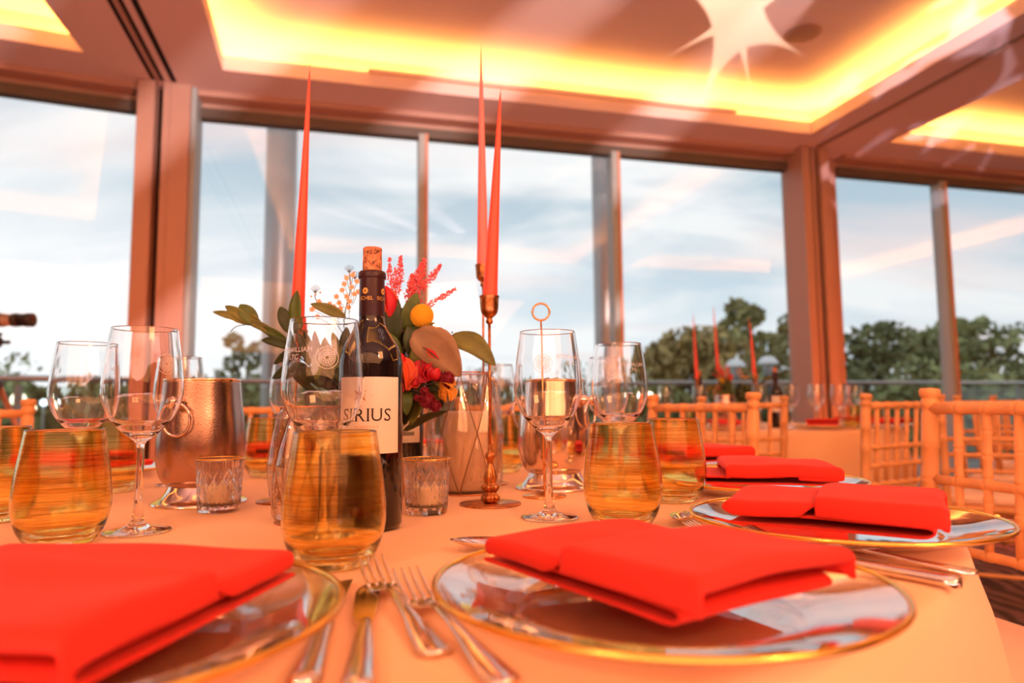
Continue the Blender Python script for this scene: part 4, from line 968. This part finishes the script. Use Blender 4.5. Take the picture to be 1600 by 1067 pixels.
for b, t_, w_, m in [((545, 498), (493, 478), 17, m_leaf2), ((616, 540), (623, 468), 30, m_leafd), ((636, 520), (655, 462), 26, m_leaf), ((625, 500), (612, 472), 20, m_leaf2), ((605, 520), (614, 488), 16, m_leaf2), ((648, 560), (642, 512), 22, m_leafd), ((626, 600), (606, 545), 22, m_leaf2), ((655, 590), (652, 540), 20, m_leaf2), ((640, 600), (628, 552), 22, m_leafd), ((628, 560), (602, 520), 24, m_leaf), ((600, 640), (634, 640), 22, m_leafd), ((640, 610), (640, 648), 20, m_leaf), ((668, 600), (690, 612), 18, m_leafd), ((690, 565), (655, 548), 22, m_leafd), ((600, 600), (560, 640), 20, m_leafd)]:
    add_leaf(P(*b, -18), P(*t_, -26), w_, m, (0, -.006, .002), random.Random(b[1]).uniform(-.4, .4))
for k in range(46):
    x = rr.uniform(492, 575); y = rr.uniform(560, 668); a = rr.uniform(-1.3, .5); l_ = rr.uniform(38, 62); dd = rr.uniform(-25, 45)
    add_leaf(P(x, y, dd), P(x + l_ * math.sin(a), y - l_ * math.cos(a), dd + rr.uniform(-15, 15)), rr.uniform(16, 27), (m_leafd, m_leafd, m_leaf, m_leafd)[k % 4], (0, -.004, .004), rr.uniform(-.8, .8))
# big eucalyptus leaf and the long olive leaf on the right
stem([V0, P(640, 590, -20), P(670, 530, -20), P(690, 518, -22), P(706, 532, -22)], .0009)
add_leaf(P(650, 522, -28), P(722, 590, -26), 58, m_euc, (.006, -.006, .006), .1, .75)
add_leaf(P(702, 530, -18), P(774, 574, -22), 34, m_leaf2, (.004, -.004, .010), -.2, .8)
for k in range(7):
    bm = B(); q = P(672 + k * 6, 522 - 3 * math.sin(k), -20); bmesh.ops.create_icosphere(bm, subdivisions=1, radius=.0016, matrix=Matrix.Translation(q)); obj('seed_bud', bm, m_leaf2, fa)
# yellow ball
stem([V0, P(628, 560, -12), P(645, 525, -16), P(660, 505, -20)], .0016, m_leaf2)
bm = B(); c = P(662, 497, -22); bmesh.ops.create_icosphere(bm, subdivisions=3, radius=.0168, matrix=Matrix.Translation(c))
for k in range(520):
    f = k / 520; z = 1 - 2 * f; r_ = math.sqrt(max(0, 1 - z * z)); a = k * 2.39996; d = Vector((r_ * math.cos(a), r_ * math.sin(a), z)); bmesh.ops.create_icosphere(bm, subdivisions=1, radius=.00115, matrix=Matrix.Translation(c + d * .0172))
obj('yellow_ball_flower', bm, m_yel, fa)
# coral plumes
def plume(b, t_, wd, seed, n):
    r2 = random.Random(seed); b, t_ = Vector(b), Vector(t_); bm = B(); tube(bm, [b, t_], [.0011, .0004], 5)
    d = (t_ - b); ln = d.length; dn = d.normalized()
    for k in range(n):
        f = r2.random() ** .8; w_ = wd / 1000 * (1 - f) ** .7 + .002; a = r2.uniform(0, 2 * PI); s = dn.cross(Vector((0, 1, 0))).normalized(); up = s.cross(dn); q = b + d * f + (s * math.cos(a) + up * math.sin(a)) * w_ * r2.uniform(.3, 1) + dn * w_ * .4
        bmesh.ops.create_icosphere(bm, subdivisions=1, radius=r2.uniform(.0009, .0017), matrix=Matrix.Translation(q))
        if k % 3 == 0: tube(bm, [b + d * max(0, f - .03), q], .0003, 3)
    obj('plume', bm, m_ast, fa, smooth=False)
for b, t_, w_, n in [((611, 462), (607, 401), 6, 110), ((622, 460), (625, 399), 7, 150), ((616, 470), (617, 418), 5, 80), ((640, 478), (662, 404), 15, 420), ((640, 470), (643, 428), 10, 200), ((655, 455), (688, 413), 7, 150), ((664, 480), (711, 451), 5, 110), ((650, 480), (640, 440), 12, 160), ((630, 495), (636, 470), 4, 50)]:
    plume(P(*b, 5), P(*t_, 5), w_, b[0] + b[1], n)
for q in ((625, 480), (645, 480), (664, 480)): stem([V0, P((q[0] + 600) / 2, 580), P(*q, 5)], .0012)
# buds and blooms
def bud(b, t_, wd, m, cup=0.):
    b, t_ = Vector(b), Vector(t_); d = t_ - b
    for k in range(5):
        a = k * 2 * PI / 5; s = d.normalized().cross(Vector((0, 1, 0))).normalized(); up = s.cross(d.normalized()); o_ = (s * math.cos(a) + up * math.sin(a)) * wd / 2800
        bm = B(); leaf(bm, b + o_ * .3, t_ + o_ * (.2 + cup), wd / 1000 * .85, tuple(o_ * 1.1), a, 10, .75); o = obj('petal', bm, m[k % len(m)], fa); sd = o.modifiers.new('t', 'SOLIDIFY'); sd.thickness = .0005
for b, t_, w_, m, cup in [((614, 500), (608, 452), 22, (m_redy, m_red), 0), ((632, 560), (640, 612), 24, (m_redy, m_red), .3), ((626, 572), (633, 555), 16, (m_red,), 0), ((664, 545), (690, 566), 17, (m_red, m_redy), .4), ((668, 592), (684, 572), 26, (m_red,), .9), ((676, 596), (664, 572), 22, (m_red,), .7), ((646, 606), (655, 590), 14, (m_redy, m_red), .2), ((690, 600), (712, 610), 20, (mat('petal_amber', (.80, .36, .04), .5),), .8), ((700, 605), (704, 628), 16, (mat('petal_amber', (.80, .36, .04), .5),), .6)]:
    bud(P(*b, -28), P(*t_, -32), w_, m, cup)
def pom(c, r, m):
    bm = B(); bmesh.ops.create_icosphere(bm, subdivisions=2, radius=r * .8 / 1000, matrix=Matrix.Translation(c)); r2 = random.Random(int(c.x * 9999))
    for k in range(120):
        z = 1 - 2 * (k + .5) / 120; q = math.sqrt(1 - z * z); a = k * 2.39996; d = Vector((q * math.cos(a), q * math.sin(a), z)); leaf(bm, c + d * r * .0006, c + d * r * .0011, r * .00035, tuple(d * .0004), r2.uniform(0, 3), 4)
    obj('pom_flower', bm, m, fa)
for (x, y, r_) in ((702, 594, 11), (672, 626, 12), (668, 612, 7), (684, 634, 9), (657, 622, 5), (700, 606, 6)): pom(P(x, y, -34), r_, m_dr)
stem([V0, P(640, 600, -20), P(670, 602, -28), P(700, 596, -34)], .0010, m_twig); stem([V0, P(640, 612, -24), P(672, 622, -34)], .0010, m_twig); stem([P(662, 602, -28), P(648, 618, -30)], .0006, m_twig)
# waxflowers
wf = [(497, 470), (492, 478), (505, 480), (495, 494), (486, 482), (510, 486), (540, 433), (548, 447), (556, 438), (533, 452), (540, 462), (528, 472), (545, 470), (552, 458), (520, 478), (558, 455), (536, 442), (549, 428), (531, 481), (524, 462), (543, 479), (514, 474)]
stem([V0, P(565, 570, 8), P(538, 500, 8), P(545, 452, 8), P(543, 420, 8)], .0009); stem([P(545, 530, 8), P(515, 490, 8), P(492, 468, 8), P(490, 452, 8)], .0007)
for i, (x, y) in enumerate(wf):
    c = P(x, y, 6 + i % 3); stem([P(x * .4 + 545 * .6, y + 18, 8), c], .0004)
    bm = B()
    for k in range(5):
        a = k * 2 * PI / 5 + i; d = Vector((math.cos(a), -.35, math.sin(a))); leaf(bm, c, c + d * .0048, .0046, (0, .0004, 0), 0, 4)
    bmesh.ops.create_icosphere(bm, subdivisions=1, radius=.0017, matrix=Matrix.Translation(c + Vector((0, -.001, 0)))); obj('wax_blossom', bm, m_wax1, fa)
for x0, y0 in ((543, 420), (490, 452), (552, 430)):
    for k in range(7):
        a = -1.1 + k * .36; stem([P(x0, y0 + 4, 8), P(x0 + 9 * math.sin(a), y0 - 9 * math.cos(a), 8)], .00035, m_twig, 'needle')
    for k in range(3):
        bm = B(); bmesh.ops.create_icosphere(bm, subdivisions=1, radius=.0018, matrix=Matrix.Translation(P(x0 - 6 + 7 * k, y0 + 9 - 3 * k, 7))); obj('seed_bud', bm, m_wax1, fa)

# ------------------------------------------------------------------ chairs
def bamboo(bm, a, b, r, rings=(), seg=10):
    a, b = Vector(a), Vector(b); L_ = (b - a).length; S = [(0, r), (1, r)]
    for f in rings:
        for dd, k in ((-.011, 1), (-.007, 1.17), (-.0035, 1.17), (-.001, .98), (.001, .98), (.0035, 1.17), (.007, 1.17), (.011, 1)): S.append((f + dd / L_, r * k))
    S = sorted(s for s in S if 0 <= s[0] <= 1); tube(bm, [a.lerp(b, s[0]) for s in S], [s[1] for s in S], seg)
m_cush = mat('ivory_seat_pad', (.88, .62, .44), .8)
def make_chair():
    g = thing('chiavari_chair', 'x', 'chair', (0, 0, 0)); hw = .197
    Y = lambda z: -.035 * max(0, (z - .45) / .47) - .02 * max(0, (.45 - z) / .45)
    for s in (-1, 1):
        bm = B()
        S = [(0, .0125), (.45, .0160), (.60, .0170), (.865, .0175)]
        pts = []; rad = []
        zs = [(0, .011), (.20, .0135), (.208, .0165), (.214, .0165), (.222, .0138), (.40, .015), (.45, .0165)]
        for z0 in (.60, .735): zs += [(z0 - .012, .0165), (z0 - .007, .0190), (z0 - .003, .0190), (z0, .0165), (z0 + .003, .0190), (z0 + .007, .0190), (z0 + .012, .0165)]
        zs += [(.80, .0168), (.804, .0192), (.808, .0172), (.812, .0192), (.816, .0170)] + [(.872, .0172), (.876, .0150), (.884, .0150), (.888, .0190), (.896, .0195), (.903, .0165), (.908, .0165), (.911, .0205), (.922, .0210), (.927, .019), (.928, .012)]
        zs.sort(); tube(bm, [(s * (hw + .006 * max(0, (z - .45) / .47)), Y(z), z) for z, _ in zs], [r for _, r in zs], 20); obj('back_post', bm, m_wood, g)
        bm = B(); zl = [(0, .010), (.14, .0125), (.148, .0155), (.154, .0155), (.162, .0128), (.30, .0135), (.308, .0165), (.314, .0165), (.322, .0138), (.44, .0155)]
        tube(bm, [(s * .19, .385 + .012 * (1 - z / .44), z) for z, _ in zl], [r for _, r in zl], 14); obj('front_leg', bm, m_wood, g)
        bm = B(); bamboo(bm, (s * .193, Y(.22), .22), (s * .19, .39, .22), .0085, (.35, .65)); obj('side_stretcher', bm, m_wood, g)
    for z, r, nm in ((.885, .0125, 'top_rail'), (.735, .0098, 'back_rail'), (.668, .0098, 'back_rail'), (.600, .0100, 'back_rail')):
        bm = B(); bamboo(bm, (-hw, Y(z), z), (hw, Y(z), z), r, [k / 6 for k in range(1, 6)], 12); obj(nm, bm, m_wood, g)
    for k in range(5):
        x = (-1 + (k + 1) / 3) * (hw + .002); bm = B()
        bamboo(bm, (x * .96, Y(.605), .605), (x * 1.0, Y(.88), .88), .0082, (.35, .52, .68, .86) if k % 2 else (.30, .5, .72), 10); obj('spindle', bm, m_wood, g)
    for y_, z in ((Y(.17), .17), (.392, .25)): bm = B(); bamboo(bm, (-.19, y_, z), (.19, y_, z), .0085, (.3, .7)); obj('stretcher', bm, m_wood, g)
    bm = B(); add_box(bm, (0, .19, .440), (.405, .42, .026), None, .008); obj('seat_frame', bm, m_wood, g)
    bm = B(); add_box(bm, (0, .195, .476), (.385, .39, .044), None, .018); o = obj('cushion', bm, m_cush, g); o['label'] = 'pale tied seat cushion'
    return g
def chair_at(p0, p1, front, label, first=False):
    """back posts at p0 and p1; the seat lies on the side of point front"""
    c = (Vector(p0) + Vector(p1)) / 2; d = Vector(p1) - Vector(p0); rz = math.atan2(d.y, d.x)
    if (Vector(front) - c).dot(Vector((-math.sin(rz), math.cos(rz)))) < 0: rz += PI
    off_ = Vector((-math.sin(rz), math.cos(rz))) * .03; c = c + off_
    if first: ch0.location = (c.x, c.y, 0); ch0.rotation_euler = (0, 0, rz); tag(ch0, label, 'chair', 'chiavari chairs')
    else: dup(ch0, None, (c.x, c.y, 0), rz, label)
ch0 = make_chair()
T2 = (TC.x, TC.y); F2 = (FT.x, FT.y)
chair_at((.905, 1.49), (1.00, 1.10), T2, 'nearest bamboo style chair at the right edge of the picture', True)
chair_at((.66, 1.90), (.46, 2.24), T2, 'bamboo style chair behind the right amber tumblers')
chair_at((1.26, 2.45), (1.60, 2.66), (1.2, 3.5), 'bamboo style chair just left of the nearest right hand chair')
chair_at((1.216, 3.10), (.84, 3.02), F2, 'bamboo style chair at the near side of the far table, mostly behind another chair')
chair_at((1.86, 2.98), (2.22, 2.80), (2.4, 3.4), 'bamboo style chair seen through the back of the nearest right hand chair')
chair_at((2.42, 3.72), (2.70, 3.44), (3.2, 4.1), 'bamboo style chair in shade near the right picture edge')
chair_at((3.05, 4.35), (3.40, 4.15), (3.4, 4.9), 'farthest bamboo style chair at the right, by the window')
chair_at((-1.45, 2.05), (-1.78, 1.82), T2, 'bamboo style chair at the left picture edge')
chair_at((-.68, 2.52), (-1.05, 2.38), T2, 'bamboo style chair across the table, right of the left ice bucket')
chair_at((.20, 2.55), (-.20, 2.60), T2, 'bamboo style chair straight across the table, behind the vases')
chair_at((1.08, .82), (.95, .43), T2, 'bamboo style chair at the lower right corner, only its pale seat showing')

# ------------------------------------------------------------------ things on the far table
def fdup(o, x, y, label, rz=0.): return dup(o, None, (FT.x + x, FT.y + y, o.location.z), rz, label, 'on the far table')
for i, (x, y, lab) in enumerate(((-.62, -.30, 'far table wine glass, leftmost'), (-.46, -.48, 'far table wine glass, second from the left'), (-.14, -.56, 'far table wine glass in front of its flowers'), (.06, -.50, 'far table wine glass between its flowers and bottle'), (.20, -.52, 'far table wine glass just right of its bottle'), (.30, -.30, 'far table wine glass, third from the right of that table'), (.38, -.42, 'far table wine glass, second from the right of that table'), (.56, -.24, 'far table wine glass, rightmost'))):
    fdup(wg0, x, y + .15, lab, i * 1.1)
for i, (x, y, lab) in enumerate(((.26, -.50 + .02, 'far table amber tumbler nearest its bottle'), (.46, -.36, 'far table amber tumbler, middle of its right group'), (.66, -.12, 'far table amber tumbler, rightmost'), (-.55, -.40, 'far table amber tumbler at its left side'))):
    fdup(tb0, x + (.06 if i == 0 else 0), y - (.06 if i == 0 else 0), lab)
for i, (x, y, lab) in enumerate(((-.34, -.56, 'far table left'), (.13, -.60, 'far table centre'), (.50, -.52, 'far table right front'), (.66, .10, 'far table right back'))):
    fdup(p0, x, y, 'charger plate on the ' + lab)
    napkin('n', (FT.x + x, FT.y + y, NZ), i * 1.1, .23, .15, ('roll', 'tri', 'step', 'tri')[i], 40 + i, 'small distant red napkin on the ' + lab)
bottle((FT.x - .02, FT.y - .34), R(5), 'wine bottle with cork standing on the far table, right of its flowers', cork=True, full=False)
bottle((FT.x - .34, FT.y + .10), R(40), 'second wine bottle on the far table, behind its left candle', cork=True, full=False)
fr_ = dup(fa, None, (FT.x - .19, FT.y - .06, TZ), 2.6, 'small distant flower arrangement on the far table')
candlestick((FT.x - .40, FT.y - .06), .30, 'candlestick on the far table, left one', 'far table coral taper candle, left one', (FT.x - .41, FT.y - .06, 1.455), lean=(0, 0))
candlestick((FT.x - .20, FT.y + .16), .36, 'candlestick on the far table, middle one', 'far table coral taper candle, middle and tallest', (FT.x - .215, FT.y + .16, 1.53))
candlestick((FT.x - .07, FT.y - .15), .31, 'candlestick on the far table, right one', 'far table coral taper candle, right one', (FT.x - .09, FT.y - .15, 1.41))
dup(bpy.data.objects['wine_bucket'], None, (FT.x - .28, FT.y - .22, TZ), 1., 'metal wine bucket on the far table, left of its flowers', 'on the far table')
dup(bpy.data.objects['number_stand'], None, (FT.x - .10, FT.y - .26, TZ), 0, 'ring topped number stand on the far table', 'on the far table')

# ------------------------------------------------------------------ video camera on a tripod, left
m_cb = mat('camera_black', (.03, .025, .025), .4); m_cg = mat('camera_grey', (.32, .24, .20), .35)
cx0, cy0, cz0 = -2.66, 3.5, 1.355
g = thing('video_camera', 'camera with long lens on a tripod, cut by the left picture edge', 'camera', (cx0, cy0, cz0 - .06), R(2))
Mx = Matrix.Translation((0, 0, .06)) @ Matrix.Rotation(PI / 2, 4, 'Y')
bm = B(); add_box(bm, (-.12, 0, .065), (.20, .11, .12), None, .015); obj('camera_body', bm, m_cb, g)
bm = B(); lathe(bm, [(.0, -.03), (.034, -.03), (.034, .04), (.031, .042), (.031, .085), (0, .085)], 32, Mx); obj('lens_barrel', bm, m_cg, g)
for a, b in ((.02, .036), (.085, .11)): bm = B(); lathe(bm, [(0, a), (.0355, a), (.0355, b), (0, b)], 32, Mx); obj('focus_ring', bm, m_cb, g)
bm = B(); lathe(bm, [(0, .11), (.033, .11), (.033, .145), (.036, .15), (.036, .182), (.032, .184), (.030, .165), (0, .16)], 32, Mx); obj('lens_hood', bm, m_cb, g)
t3 = thing('tripod', 'tripod holding the camera at the left picture edge', 'tripod', (cx0, cy0, 0))
bm = B(); lathe(bm, [(0, 1.215), (.022, 1.215), (.03, 1.225), (.034, 1.245), (.03, 1.262), (.018, 1.270), (.026, 1.276), (.03, 1.288), (0, 1.2935)], 24); add_box(bm, (.045, 0, 1.24), (.06, .018, .018), None, .004); obj('head', bm, m_cb, t3)
bm = B(); tube(bm, [(0, 0, .95), (0, 0, 1.22)], .011, 14); obj('centre_column', bm, mat('tripod_tube', (.45, .22, .15), .35, .5), t3)
bm = B(); lathe(bm, [(0, .99), (.035, .99), (.045, 1.01), (.045, 1.035), (.02, 1.05), (0, 1.05)], 20); obj('collar', bm, m_cb, t3)
for k in range(3):
    a = .25 + k * 2 * PI / 3; c, s = math.cos(a), math.sin(a); bm = B(); tube(bm, [(c * .03, s * .03, 1.01), (c * .24, s * .24, .52)], .015, 12); tube(bm, [(c * .24, s * .24, .53), (c * .46, s * .46, .012)], .011, 12); lg = obj('leg', bm, mat('tripod_tube', (.45, .22, .15), .35, .5), t3)
    bm = B(); lathe(bm, [(0, 0), (.016, 0), (.016, .02), (0, .022)], 14); ft = obj('rubber_foot', bm, m_cb, lg); ft.location = (c * .46, s * .46, 0)
